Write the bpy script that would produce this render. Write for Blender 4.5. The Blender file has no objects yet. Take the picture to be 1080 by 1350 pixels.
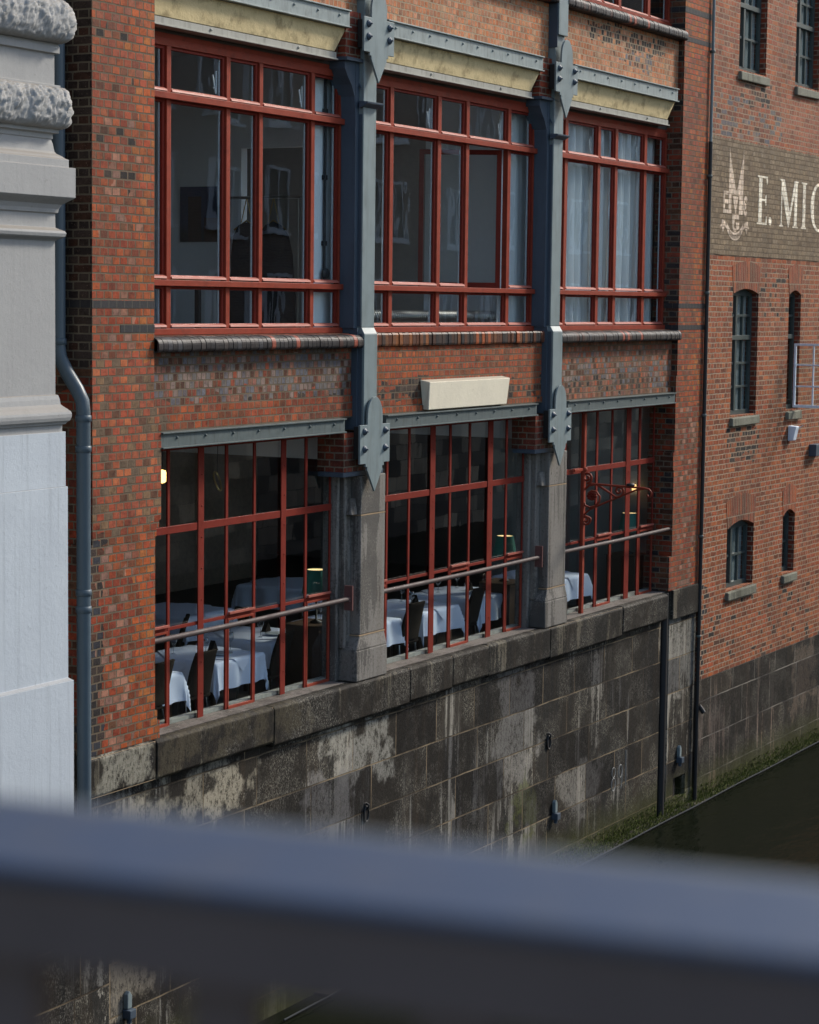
import bpy, bmesh, math, random
from mathutils import Vector, noise
random.seed(7)
PI = math.pi; R = math.radians
sc = bpy.context.scene
C = sc.collection
OFF = {}

# ------------------------------------------------------------------ mesh builder
class MB:
    def __init__(s): s.v = []; s.f = []; s.sm = []
    def add(s, vs, fs, smooth=False):
        b = len(s.v); s.v += [tuple(v) for v in vs]
        for f in fs: s.f.append([b+i for i in f]); s.sm.append(smooth)
        return s
    def box(s, x0, x1, y0, y1, z0, z1):
        vs = [(x0,y0,z0),(x1,y0,z0),(x1,y1,z0),(x0,y1,z0),(x0,y0,z1),(x1,y0,z1),(x1,y1,z1),(x0,y1,z1)]
        return s.add(vs, [(0,3,2,1),(4,5,6,7),(0,1,5,4),(1,2,6,5),(2,3,7,6),(3,0,4,7)])
    def hexa(s, vs): return s.add(vs, [(0,3,2,1),(4,5,6,7),(0,1,5,4),(1,2,6,5),(2,3,7,6),(3,0,4,7)])
    def prism(s, pts, axis, a, b):
        """pts: 2D outline (ccw). axis 'y': pts are (x,z), extruded from y=a to y=b; 'x': pts (y,z); 'z': pts (x,y)"""
        n = len(pts)
        if axis == 'y': f = lambda p, t: (p[0], t, p[1])
        elif axis == 'x': f = lambda p, t: (t, p[0], p[1])
        else: f = lambda p, t: (p[0], p[1], t)
        vs = [f(p, a) for p in pts] + [f(p, b) for p in pts]
        fs = [tuple(range(n)), tuple(range(2*n-1, n-1, -1))] + [(i, n+i, n+(i+1) % n, (i+1) % n) for i in range(n)]
        return s.add(vs, fs)
    def tube(s, path, r, n=10, closed=False, caps=True):
        path = [Vector(p) for p in path]; m = len(path)
        rs = r if isinstance(r, (list, tuple)) else [r]*m
        vs = []; prev = None
        for i, p in enumerate(path):
            if i == 0: t = path[1]-p
            elif i == m-1: t = p-path[i-1]
            else: t = (path[i+1]-p).normalized()+(p-path[i-1]).normalized()
            t.normalize()
            if prev is None:
                u = t.cross(Vector((0, 0, 1)))
                if u.length < .01: u = t.cross(Vector((0, 1, 0)))
            else: u = prev-t*prev.dot(t)
            u.normalize(); prev = u; w = t.cross(u)
            for k in range(n):
                a = 2*PI*k/n; vs.append(p+(u*math.cos(a)+w*math.sin(a))*rs[i])
        fs = []
        for i in range(m-1):
            for k in range(n):
                fs.append((i*n+k, i*n+(k+1) % n, (i+1)*n+(k+1) % n, (i+1)*n+k))
        s.add(vs, fs, True)
        if caps:
            s.add(vs[:n], [tuple(range(n-1, -1, -1))]); s.add(vs[-n:], [tuple(range(n))])
        return s
    def lathe(s, prof, cx, cy, z0=0, n=20, axis='z'):
        vs = []; m = len(prof)
        for r, z in prof:
            for k in range(n):
                a = 2*PI*k/n
                if axis == 'z': vs.append((cx+r*math.cos(a), cy+r*math.sin(a), z0+z))
                else: vs.append((cx+r*math.cos(a), cy-z, z0+r*math.sin(a)))
        fs = [(i*n+k, i*n+(k+1) % n, (i+1)*n+(k+1) % n, (i+1)*n+k) for i in range(m-1) for k in range(n)]
        return s.add(vs, fs, True)
    def build(s, name, m, parent=None, bevel=0, seg=2, loc=None):
        off = Vector(OFF.get(parent.name, (0, 0, 0))) if parent else Vector((0, 0, 0))
        if loc is not None: off = Vector(loc)
        me = bpy.data.meshes.new(name)
        me.from_pydata([tuple(Vector(v)-off) for v in s.v], [], s.f)
        bm = bmesh.new(); bm.from_mesh(me); bmesh.ops.recalc_face_normals(bm, faces=bm.faces); bm.to_mesh(me); bm.free()
        for p, q in zip(me.polygons, s.sm): p.use_smooth = q
        me.materials.append(m)
        o = bpy.data.objects.new(name, me); C.objects.link(o)
        if parent: o.parent = parent; OFF[o.name] = tuple(off)
        elif loc is not None: o.location = loc; OFF[o.name] = tuple(off)
        if bevel:
            b = o.modifiers.new('bevel', 'BEVEL'); b.width = bevel; b.segments = seg; b.limit_method = 'ANGLE'; b.angle_limit = R(35)
        return o

def tag(o, label=None, cat=None, group=None, kind=None):
    if label: o['label'] = label
    if cat: o['category'] = cat
    if group: o['group'] = group
    if kind: o['kind'] = kind
    return o
def thing(name, label, cat, loc=(0, 0, 0), group=None):
    o = bpy.data.objects.new(name, None); C.objects.link(o); o.location = loc; OFF[o.name] = tuple(loc)
    o.empty_display_size = .1
    return tag(o, label, cat, group)
def dup(root, loc, rz=0, label=None, group=None):
    r = root.copy(); C.objects.link(r); r.location = loc; r.rotation_euler = (0, 0, rz)
    if label: r['label'] = label
    if group: r['group'] = group
    for ch in list(root.children):
        c = ch.copy(); C.objects.link(c); c.parent = r
        for g in ch.children:
            d = g.copy(); C.objects.link(d); d.parent = c
    return r

# ------------------------------------------------------------------ node helpers
class NT:
    def __init__(s, name):
        s.m = bpy.data.materials.new(name); s.m.use_nodes = True
        s.t = s.m.node_tree; s.t.nodes.clear()
        s.out = s.n('ShaderNodeOutputMaterial')
    def n(s, k, **kw):
        nd = s.t.nodes.new(k)
        for a, b in kw.items(): setattr(nd, a, b)
        return nd
    def l(s, a, b): s.t.links.new(a, b)
    def put(s, sock, v):
        if isinstance(v, bpy.types.NodeSocket): s.l(v, sock)
        elif v is not None:
            if isinstance(v, (tuple, list)) and len(v) == 3 and sock.type == 'RGBA': v = (*v, 1)
            sock.default_value = v
    def math(s, op, a, b=None, c=None, clamp=False):
        nd = s.n('ShaderNodeMath', operation=op, use_clamp=clamp); s.put(nd.inputs[0], a)
        if b is not None: s.put(nd.inputs[1], b)
        if c is not None: s.put(nd.inputs[2], c)
        return nd.outputs[0]
    def mix(s, f, a, b, mode='MIX'):
        nd = s.n('ShaderNodeMix', data_type='RGBA', blend_type=mode); s.put(nd.inputs['Factor'], f)
        s.put(nd.inputs[6], a); s.put(nd.inputs[7], b); return nd.outputs[2]
    def mixf(s, f, a, b):
        nd = s.n('ShaderNodeMix', data_type='FLOAT'); s.put(nd.inputs['Factor'], f)
        s.put(nd.inputs[2], a); s.put(nd.inputs[3], b); return nd.outputs[0]
    def mr(s, v, a, b, c=0, d=1, smooth=False):
        nd = s.n('ShaderNodeMapRange', interpolation_type='SMOOTHSTEP' if smooth else 'LINEAR')
        s.put(nd.inputs[0], v)
        for i, x in enumerate((a, b, c, d)): nd.inputs[i+1].default_value = x
        return nd.outputs[0]
    def pos(s):
        if not hasattr(s, '_p'):
            g = s.n('ShaderNodeNewGeometry'); s._p = g.outputs['Position']; s._n = g.outputs['True Normal']
            sp = s.n('ShaderNodeSeparateXYZ'); s.l(s._p, sp.inputs[0]); s.x, s.y, s.z = sp.outputs
            sn = s.n('ShaderNodeSeparateXYZ'); s.l(s._n, sn.inputs[0]); s.nx, s.ny, s.nz = sn.outputs
        return s._p
    def vec(s, x, y, z=0.0):
        nd = s.n('ShaderNodeCombineXYZ'); s.put(nd.inputs[0], x); s.put(nd.inputs[1], y); s.put(nd.inputs[2], z); return nd.outputs[0]
    def noise(s, scale, detail=4, rough=.55, vec=None, stretch=None, off=None):
        s.pos(); v = vec or s._p
        if stretch or off:
            mp = s.n('ShaderNodeMapping'); s.l(v, mp.inputs[0])
            if stretch: mp.inputs['Scale'].default_value = stretch
            if off: mp.inputs['Location'].default_value = off
            v = mp.outputs[0]
        nd = s.n('ShaderNodeTexNoise'); s.l(v, nd.inputs['Vector'])
        nd.inputs['Scale'].default_value = scale; nd.inputs['Detail'].default_value = detail; nd.inputs['Roughness'].default_value = rough
        return nd.outputs['Fac']
    def uv(s):
        """wall coordinates in metres: u along the wall, v up (or depth on level faces)"""
        s.pos()
        fx = s.math('GREATER_THAN', s.math('ABSOLUTE', s.nx), .6)
        fz = s.math('GREATER_THAN', s.math('ABSOLUTE', s.nz), .7)
        u = s.mixf(fx, s.x, s.math('ADD', s.y, .03)); v = s.mixf(fz, s.z, s.y)
        return u, v
    def box(s, x0, x1, z0, z1, soft=.15, ns=3.0, na=.3):
        """soft-edged patch in x/z with a noisy rim"""
        s.pos()
        cx, cz, hx, hz = (x0+x1)/2, (z0+z1)/2, (x1-x0)/2, (z1-z0)/2
        dx = s.math('SUBTRACT', s.math('ABSOLUTE', s.math('SUBTRACT', s.x, cx)), hx)
        dz = s.math('SUBTRACT', s.math('ABSOLUTE', s.math('SUBTRACT', s.z, cz)), hz)
        d = s.math('MAXIMUM', dx, dz)
        n = s.noise(ns, 4, .6)
        d = s.math('ADD', d, s.math('MULTIPLY', s.math('SUBTRACT', n, .5), na*2))
        return s.mr(d, soft/2, -soft/2)
    def ramp(s, f, stops, const=True):
        nd = s.n('ShaderNodeValToRGB'); cr = nd.color_ramp; cr.interpolation = 'CONSTANT' if const else 'LINEAR'
        while len(cr.elements) > 1: cr.elements.remove(cr.elements[-1])
        cr.elements[0].position = stops[0][0]; cr.elements[0].color = (*stops[0][1], 1)
        for p, c in stops[1:]:
            e = cr.elements.new(p); e.color = (*c, 1)
        s.put(nd.inputs[0], f); return nd.outputs[0]
    def bump(s, h, dist, strength=1.0, prev=None):
        nd = s.n('ShaderNodeBump'); s.put(nd.inputs['Height'], h); nd.inputs['Distance'].default_value = dist; nd.inputs['Strength'].default_value = strength
        if prev is not None: s.l(prev, nd.inputs['Normal'])
        return nd.outputs[0]
    def bsdf(s, col, rough=.7, normal=None, metal=0.0, spec=.5, coat=0.0, emis=None, es=0.0):
        b = s.n('ShaderNodeBsdfPrincipled'); s.put(b.inputs['Base Color'], col); s.put(b.inputs['Roughness'], rough)
        s.put(b.inputs['Metallic'], metal); s.put(b.inputs['Specular IOR Level'], spec); s.put(b.inputs['Coat Weight'], coat)
        if normal is not None: s.l(normal, b.inputs['Normal'])
        if emis: b.inputs['Emission Color'].default_value = (*emis, 1); b.inputs['Emission Strength'].default_value = es
        s.l(b.outputs[0], s.out.inputs[0]); return s.m

OR = (.46, .098, .024); OR2 = (.42, .11, .027); RD = (.36, .062, .024); RD2 = (.25, .045, .021); BR = (.095, .038, .022)
TN = (.18, .115, .06); DK = (.028, .025, .026); BLU = (.04, .045, .058); PK = (.37, .17, .11); BR2 = (.15, .062, .03)
def pal(*cs):
    n = len(cs); return [(i/n, c) for i, c in enumerate(cs)]

def brick_mat(name, palette, mortar=(.13, .105, .075), bw=.1184, rh=.0768, squash=1.0, uo=0.0, vo=0.0, zones=(), paint=None, mort=.0085, streak=.5, dist=.006, bumpd=.012, even=.42, gain=.78):
    t = NT(name); u, v = t.uv()
    dn = t.n('ShaderNodeTexNoise'); t.l(t._p, dn.inputs['Vector']); dn.inputs['Scale'].default_value = 9; dn.inputs['Detail'].default_value = 3
    sp = t.n('ShaderNodeSeparateColor'); t.l(dn.outputs['Color'], sp.inputs[0])
    u = t.math('ADD', u, t.math('MULTIPLY', t.math('SUBTRACT', sp.outputs[0], .5), dist*2.2))
    v = t.math('ADD', v, t.math('MULTIPLY', t.math('SUBTRACT', sp.outputs[1], .5), dist*2.2))
    vv = t.vec(t.math('ADD', u, 50*bw+uo), t.math('ADD', v, 200*rh+vo), 0.0)
    b = t.n('ShaderNodeTexBrick', offset=.5, offset_frequency=2, squash=squash, squash_frequency=2)
    t.l(vv, b.inputs['Vector'])
    for k, c in (('Color1', (0, 0, 0, 1)), ('Color2', (1, 1, 1, 1)), ('Mortar', (0, 0, 0, 1))): b.inputs[k].default_value = c
    b.inputs['Scale'].default_value = 1; b.inputs['Mortar Size'].default_value = mort; b.inputs['Mortar Smooth'].default_value = .25
    b.inputs['Brick Width'].default_value = bw; b.inputs['Row Height'].default_value = rh
    tint = b.outputs['Color']; mf = b.outputs['Fac']
    wn = t.n('ShaderNodeTexWhiteNoise', noise_dimensions='1D'); t.l(t.math('MULTIPLY', tint, 713.0), wn.inputs['W'])
    r2 = wn.outputs['Value']; wc = t.n('ShaderNodeSeparateColor'); t.l(wn.outputs['Color'], wc.inputs[0]); r3 = wc.outputs[1]
    col = t.ramp(tint, palette); mean = tuple(sum(c[1][i] for c in palette)/len(palette)*.93 for i in range(3)); col = t.mix(even, col, mean)
    for (x0, x1, z0, z1, soft, p2, amt) in zones:
        mk = t.math('MULTIPLY', t.box(x0, x1, z0, z1, soft, 1.6, .25), amt)
        ch = t.math('GREATER_THAN', t.math('ADD', mk, t.math('MULTIPLY', r2, .999)), 1.0)
        col = t.mix(ch, col, t.ramp(r3, p2))
    # brightness variation per brick, inside each brick, weathering over the wall
    col = t.mix(1.0, col, t.ramp(r3, [(0, (.8, .8, .8)), (1, (1.2, 1.2, 1.2))], False), 'MULTIPLY')
    fn = t.noise(38, 5, .7)
    col = t.mix(t.mr(fn, .4, .75, 0, .5), col, t.mix(.55, col, (.05, .03, .02)))
    b1 = t.noise(11, 5, .7, off=(3, 1, 6)); b2 = t.noise(3.2, 5, .65, off=(8, 2, 3))
    col = t.mix(1.0, col, t.ramp(b1, [(.3, (.45*gain, .42*gain, .42*gain)), (.5, (gain, gain, gain)), (.68, (1.25*gain, 1.2*gain, 1.15*gain))], False), 'MULTIPLY')
    col = t.mix(t.mr(b2, .5, .68, 0, .55), col, t.mix(1, col, (.5, .46, .46), 'MULTIPLY'))
    mn = t.noise(70, 3, .6)
    col = t.mix(t.mr(mn, .62, .74, 0, .45), col, (.36, .24, .18))
    mcol = t.mix(t.noise(5, 3), t.mix(1, mortar, (.6, .58, .55), 'MULTIPLY'), t.mix(1, mortar, (1.35, 1.3, 1.25), 'MULTIPLY'))
    out = t.mix(mf, col, mcol)
    st = t.noise(1.3, 5, .65, stretch=(1, 1, .35)); big = t.noise(.6, 4, .6)
    out = t.mix(t.math('MULTIPLY', t.mr(st, .48, .72), streak), out, t.mix(.75, out, (.035, .03, .028)))
    out = t.mix(t.math('MULTIPLY', t.mr(big, .5, .8), .2), out, t.mix(.5, out, (.2, .15, .11)))
    if paint:
        (px0, px1, pz0, pz1, pc) = paint
        mk = t.box(px0, px1, pz0, pz1, .03, 6, .05)
        pcc = t.mix(t.noise(4, 4), t.mix(1, pc, (.75, .75, .75), 'MULTIPLY'), t.mix(1, pc, (1.2, 1.2, 1.2), 'MULTIPLY'))
        out = t.mix(mk, out, t.mix(t.math('MULTIPLY', mf, .5), pcc, (.07, .055, .045)))
    h = t.math('ADD', t.math('MULTIPLY', t.math('SUBTRACT', 1.0, mf), 1.0), t.math('MULTIPLY', fn, .35))
    h = t.math('ADD', h, t.math('MULTIPLY', r3, .25))
    nb = t.bump(h, bumpd, .9)
    rough = t.mixf(mf, t.mr(r2, 0, 1, .5, .8), .95)
    return t.bsdf(out, rough, nb, spec=.15)

def granite_mat(name, base=(.205, .20, .185), vo=0.0, rh=.511, bw=1.3, patches=(), dark=.82, mortar=(.30, .23, .14), algae=True, ledge=False, joints=True, gain=.82):
    t = NT(name); u, v = t.uv()
    grain = t.noise(160, 2, .7); g2 = t.noise(45, 4, .7)
    col = t.mix(grain, t.mix(1, base, (.65, .65, .65), 'MULTIPLY'), t.mix(1, base, (1.4, 1.4, 1.4), 'MULTIPLY'))
    mf = None; tint = None
    if joints:
        dn = t.noise(3, 2)
        vv = t.vec(t.math('ADD', u, 20*bw), t.math('ADD', t.math('ADD', v, 40*rh+vo), t.math('MULTIPLY', t.math('SUBTRACT', dn, .5), .02)), 0.0)
        b = t.n('ShaderNodeTexBrick', offset=.43, offset_frequency=2, squash=.75, squash_frequency=3); t.l(vv, b.inputs['Vector'])
        for k, c in (('Color1', (0, 0, 0, 1)), ('Color2', (1, 1, 1, 1)), ('Mortar', (0, 0, 0, 1))): b.inputs[k].default_value = c
        b.inputs['Scale'].default_value = 1; b.inputs['Mortar Size'].default_value = .0095; b.inputs['Mortar Smooth'].default_value = .3
        b.inputs['Brick Width'].default_value = bw; b.inputs['Row Height'].default_value = rh
        tint = b.outputs['Color']; mf = b.outputs['Fac']
        col = t.mix(1, col, t.ramp(tint, [(0, (.5, .5, .52)), (.5, (.85, .84, .82)), (1, (1.35, 1.3, 1.2))], False), 'MULTIPLY')
    # vertical run-off streaks: black grime that leaves pale bands
    s1 = t.noise(1.0, 5, .62, stretch=(2.2, 2.2, .22)); s2 = t.noise(5.0, 4, .7, stretch=(2.0, 2.0, .12)); s3 = t.noise(.8, 3, .5, off=(7, 3, 1))
    gr = t.math('ADD', t.math('ADD', t.math('MULTIPLY', s1, .5), t.math('MULTIPLY', s2, .22)), t.math('MULTIPLY', s3, .28))
    gm = t.mr(gr, .575-.16*dark, .635-.16*dark, 0, 1, True)
    sp = t.noise(30, 5, .8); edge = t.mr(t.math('ADD', gm, t.math('MULTIPLY', t.math('SUBTRACT', sp, .5), 3.2)), .15, .55)
    col = t.mix(t.math('MULTIPLY', edge, min(.95, dark*1.35)), col, (.009, .0088, .0085))
    s4 = t.noise(.55, 4, .6, stretch=(1.6, 1.6, .5), off=(1, 8, 2)); s5 = t.noise(9, 4, .7, stretch=(2, 2, .08), off=(4, 4, 4))
    col = t.mix(t.math('MULTIPLY', t.mr(t.math('ADD', t.math('MULTIPLY', s4, .6), t.math('MULTIPLY', s5, .4)), .565-.13*dark, .62-.13*dark), min(.93, dark*1.3)), col, t.mix(s5, (.006, .0058, .0055), (.035, .029, .022)))
    # brown rust-like wash
    br = t.noise(1.6, 4, .6, stretch=(3, 3, .3), off=(3, 9, 4))
    col = t.mix(t.mr(br, .52, .75, 0, .4), col, (.06, .042, .026))
    # lime speckle
    lm = t.noise(2.2, 4, .6, off=(11, 2, 5)); ls = t.noise(55, 4, .85, stretch=(1.6, 1.6, .8))
    lim = t.math('MULTIPLY', t.mr(lm, .47, .58), t.mr(ls, .53, .60))
    col = t.mix(t.math('MULTIPLY', lim, .75), col, (.30, .28, .23))
    for (x0, x1, z0, z1, pc, amt) in patches:
        mk = t.box(x0, x1, z0, z1, .16, 2.6, .95)
        fine = t.mr(t.noise(24, 6, .85, stretch=(1.3, 1.3, .7)), .40, .52)
        col = t.mix(t.math('MULTIPLY', t.math('MULTIPLY', mk, fine), amt), col, t.mix(g2, t.mix(1, pc, (.7, .7, .7), 'MULTIPLY'), pc))
    if tint is not None: col = t.mix(1, col, t.ramp(tint, [(0, (.42, .42, .44)), (.35, (.8, .8, .8)), (.7, (1.05, 1.04, 1.0)), (1, (1.5, 1.46, 1.36))], False), 'MULTIPLY')
    if mf is not None:
        mc = t.mix(t.mr(t.noise(1.1, 3), .42, .62), t.mix(1, mortar, (.22, .22, .24), 'MULTIPLY'), mortar)
        col = t.mix(t.math('MULTIPLY', mf, t.mr(t.noise(6, 4, .7), .3, .5, .35, 1)), col, mc)
    if algae:
        an = t.noise(3, 4, .6)
        am = t.mr(t.math('ADD', t.z, t.math('MULTIPLY', t.math('SUBTRACT', an, .5), .5)), -6.8, -7.25)
        col = t.mix(t.math('MULTIPLY', am, .75), col, t.mix(t.noise(14, 4), (.022, .026, .008), (.07, .075, .012)))
    col = t.mix(1, col, (gain, gain*1.0, gain*1.03), 'MULTIPLY')
    h = t.math('ADD', t.math('MULTIPLY', g2, .6), t.math('MULTIPLY', grain, .3))
    if mf is not None: h = t.math('SUBTRACT', h, t.math('MULTIPLY', mf, .8))
    return t.bsdf(col, t.mr(sp, .3, .7, .55, .9), t.bump(h, .01, .8), spec=.12)

def paint_mat(name, c, rough=.45, var=.25, dirt=(.05, .045, .04), damt=.3, spec=.5, metal=0.0, bump=.0015, dstretch=(4, 4, .5), chips=None):
    t = NT(name); t.pos()
    n = t.noise(6, 5, .65); n2 = t.noise(3, 5, .7, stretch=dstretch, off=(2, 5, 1)); n3 = t.noise(60, 3, .6)
    col = t.mix(n, t.mix(1, c, (1-var,)*3, 'MULTIPLY'), t.mix(1, c, (1+var,)*3, 'MULTIPLY'))
    col = t.mix(t.mr(n2, .5, .75, 0, damt), col, dirt)
    if chips:
        ck = t.mr(t.noise(26, 6, .8, stretch=(.4, .4, 1)), .68, .70)
        col = t.mix(ck, col, chips)
    return t.bsdf(col, t.mr(n, .3, .7, rough-.08, rough+.12), t.bump(t.math('ADD', n3, n), bump, .6), metal=metal, spec=spec*.5)

def plaster_mat(name, c, streak=.3):
    t = NT(name); t.pos()
    n = t.noise(2.2, 5, .6); sN = t.noise(2.0, 5, .7, stretch=(9, 9, .25)); f = t.noise(120, 3, .7); m = t.noise(22, 4, .7)
    col = t.mix(n, t.mix(1, c, (.86, .86, .87), 'MULTIPLY'), t.mix(1, c, (1.1, 1.1, 1.09), 'MULTIPLY'))
    col = t.mix(t.mr(sN, .5, .7, 0, streak), col, t.mix(1, c, (.6, .6, .6), 'MULTIPLY'))
    up = t.mr(t.nz, .3, .9)
    col = t.mix(t.math('MULTIPLY', up, .6), col, (.16, .13, .095))
    col = t.mix(t.mr(m, .63, .7, 0, .35), col, t.mix(1, c, (.5, .48, .45), 'MULTIPLY'))
    return t.bsdf(col, .8, t.bump(t.math('ADD', m, t.math('MULTIPLY', f, .5)), .004, .7), spec=.3)

def glass_mat(name, wav=.0012, tint=(.94, .97, .97), k=1.5, sc_=2.4):
    t = NT(name); t.pos()
    w = t.noise(sc_, 2, .5, stretch=(1, 1, .55)); w2 = t.noise(.7, 2, .5)
    nb = t.bump(t.math('ADD', w, t.math('MULTIPLY', w2, 2.0)), wav*1.6, .5)
    fr = t.n('ShaderNodeFresnel'); fr.inputs['IOR'].default_value = 1.5
    tr = t.n('ShaderNodeBsdfTransparent'); tr.inputs[0].default_value = (*tint, 1)
    gl = t.n('ShaderNodeBsdfGlossy'); gl.inputs['Roughness'].default_value = .0; gl.inputs['Color'].default_value = (1, 1, 1, 1); t.l(nb, gl.inputs['Normal'])
    mx = t.n('ShaderNodeMixShader'); gm_ = t.n('ShaderNodeNewGeometry'); t.l(t.math('MULTIPLY', t.math('MULTIPLY', fr.outputs[0], k, clamp=True), t.math('SUBTRACT', 1.0, gm_.outputs['Backfacing'])), mx.inputs[0]); t.l(tr.outputs[0], mx.inputs[1]); t.l(gl.outputs[0], mx.inputs[2])
    t.l(mx.outputs[0], t.out.inputs[0]); return t.m

def flat(name, c, rough=.6, spec=.4, metal=0.0, emis=None, es=0, var=.1):
    t = NT(name); t.pos(); n = t.noise(14, 3)
    col = t.mix(n, t.mix(1, c, (1-var,)*3, 'MULTIPLY'), t.mix(1, c, (1+var,)*3, 'MULTIPLY'))
    return t.bsdf(col, rough, t.bump(n, .001, .4), metal=metal, spec=spec, emis=emis, es=es)

# ------------------------------------------------------------------ materials
P_PIER = pal(RD, OR, RD, (.3, .085, .035), RD2, OR, BR2, (.33, .1, .04), RD, RD2, (.24, .07, .03), RD, OR, BR, RD2, (.30, .11, .07))
P_ORA = pal(OR2, OR, (.40, .095, .03), (.44, .14, .035), OR, RD)
P_DARK = pal(DK, BLU, (.05, .035, .03), DK, BR)
P_NEW = pal((.42, .09, .045), (.45, .12, .055), (.16, .07, .04), (.25, .15, .08), (.42, .085, .04), (.38, .09, .045), (.16, .11, .07), (.46, .13, .05), (.36, .075, .035))
P_OLD = pal(PK, RD, (.3, .16, .12), RD2, BR2, PK)
P_GREY = pal((.22, .2, .19), (.17, .15, .16), (.28, .2, .17), BR, (.13, .13, .15))
P_SOOT = pal(DK, (.05, .04, .035), BR, (.07, .05, .04))
M = {}
M['pier'] = brick_mat('brick_pier', P_PIER, zones=[(.62, 1.1, -.9, 9, .25, P_ORA, .9), (-1, 0.03, -4.2, -2.1, .12, P_DARK, .95), (-.2, .2, -4.3, -2.1, .14, P_DARK, .95),
    (-.2, 1.2, -2.05, -.5, .3, P_NEW, 1.0), (.15, .62, -4.3, -2.3, .3, P_OLD, .85), (.2, .62, -.45, 1.6, .3, P_OLD, .5), (0, .5, .6, 3.2, .4, P_SOOT, .12),
    (.66, 1.1, -4.2, -2.2, .2, P_ORA, .85), (13.8, 15, 2.9, 9, .5, P_ORA, .7), (14.2, 15, -4.2, 9, .5, P_ORA, .45), (14.05, 14.7, -4.2, -1.5, .5, P_OLD, .5)])
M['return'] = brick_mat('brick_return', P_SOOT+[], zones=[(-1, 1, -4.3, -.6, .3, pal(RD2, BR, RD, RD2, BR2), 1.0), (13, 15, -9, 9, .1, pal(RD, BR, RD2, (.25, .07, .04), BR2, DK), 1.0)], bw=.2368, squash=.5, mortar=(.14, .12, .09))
M['stack'] = brick_mat('brick_red_stack', pal(RD, (.3, .07, .045), (.24, .06, .04), BR), bw=.2368, squash=.5, mortar=(.2, .17, .13))
M['bay1'] = brick_mat('brick_bay', pal(RD, BR2, (.3, .13, .1), BR, RD2, PK), zones=[(.9, 4.8, -1.0, -.5, .3, P_GREY, .75), (2.0, 4.6, -1.3, -1.0, .15, P_SOOT, .6), (1.0, 4.9, -1.32, -1.08, .08, P_NEW, .5)], bw=.079, mort=.008, streak=.35)
M['bay2'] = brick_mat('brick_bay_middle', pal(RD, OR, BR2, RD, (.32, .12, .06), OR), zones=[(5.0, 6.3, -.8, -.5, .2, P_ORA, .7), (5.0, 6.6, -1.08, -.9, .1, P_SOOT, .95), (8.2, 9.6, -1.15, -.95, .15, P_SOOT, .5)], bw=.13, squash=.6, streak=.25)
M['bay3'] = brick_mat('brick_bay_end', pal(RD, PK, BR2, OR, (.3, .13, .1), TN), zones=[(10, 13.9, -1.2, -.7, .25, P_GREY, .55), (10.2, 13, -1.15, -.98, .1, P_SOOT, .5)], bw=.085, mort=.008, streak=.3)
M['upper'] = brick_mat(gain=.95, name='brick_upper', palette= pal((.5, .16, .06), (.52, .24, .14), (.55, .24, .1), OR2, (.25, .12, .07), (.36, .25, .15), (.5, .19, .09), (.48, .15, .05)), zones=[(10.8, 13.4, 3.45, 3.65, .12, P_SOOT, .75), (5.2, 7.0, 3.6, 4.2, .3, P_GREY, .4), (11.6, 12.9, 3.22, 3.36, .08, P_GREY, .7)], bw=.085, mort=.008, mortar=(.33, .27, .19), streak=.1)
M['ware'] = brick_mat('brick_warehouse', pal((.38, .085, .028), (.44, .115, .03), (.26, .06, .025), (.36, .095, .03), (.42, .09, .035), (.22, .07, .03), (.48, .15, .05), (.18, .05, .025)), bw=.2368, squash=.5, mortar=(.34, .27, .20), mort=.009, even=.38, gain=.8, dist=.012, bumpd=.03,
    zones=[(14.9, 15.3, -5.7, -4.2, .2, P_DARK, .35), (16, 19, -.2, .6, .3, P_SOOT, .15), (16.0, 17.3, -2.35, -1.85, .2, P_SOOT, .7), (16.2, 17.5, 3.0, 3.45, .2, P_SOOT, .6), (17.6, 20.5, 2.55, 3.3, .5, pal((.45, .16, .09), (.4, .13, .07)), .6),
           (14.9, 18, 2.5, 3.1, .3, P_GREY, .45), (15, 21, -5.6, -4.6, .5, P_SOOT, .12)], streak=.45)
M['arch'] = brick_mat('brick_arch', pal(RD, OR, BR2, RD2, BR), bw=.078, rh=.45, squash=1, mortar=(.28, .23, .17), vo=.07)
M['ware_return'] = brick_mat('brick_reveal', pal(RD2, RD, BR, (.2, .05, .035)), bw=.2368, squash=.5, mortar=(.26, .22, .17), streak=.6)
M['paintbrick'] = brick_mat(even=.3, gain=1.1, name='painted_brick', palette=pal((.19, .14, .085), (.175, .13, .08), (.20, .15, .095), (.165, .12, .075)), bw=.2368, squash=.5, mortar=(.13, .10, .07), mort=.008, dist=.012, bumpd=.025, streak=.3)
M['oppquay'] = granite_mat('granite_opposite', base=(.50, .42, .32), dark=.15, rh=.5, bw=1.0, algae=False, mortar=(.1, .09, .07))
M['opp'] = brick_mat('brick_opposite', pal((.30, .22, .17), (.34, .25, .19), (.27, .20, .16)), bw=.2368, squash=.5, mortar=(.3, .27, .24))
M['granite'] = granite_mat('granite_wall', vo=.015, patches=[(.6, 1.5, -5.0, -4.7, (.33, .30, .23), .95), (1.6, 2.5, -5.1, -4.6, (.34, .31, .24), .9), (4.3, 5.6, -5.1, -4.6, (.32, .31, .27), .9), (8.4, 9.4, -6.1, -4.55, (.24, .23, .21), .8), (3.9, 4.6, -6.0, -5.1, (.22, .21, .2), .7), (10.2, 11.5, -6.6, -6.1, (.22, .21, .19), .7), (13.85, 14.9, -5.6, -4.55, (.26, .25, .22), .8), (.3, .9, -6.6, -6.0, (.33, .29, .22), .95), (8.9, 9.4, -6.7, -6.1, (.10, .11, .03), .7)])
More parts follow.
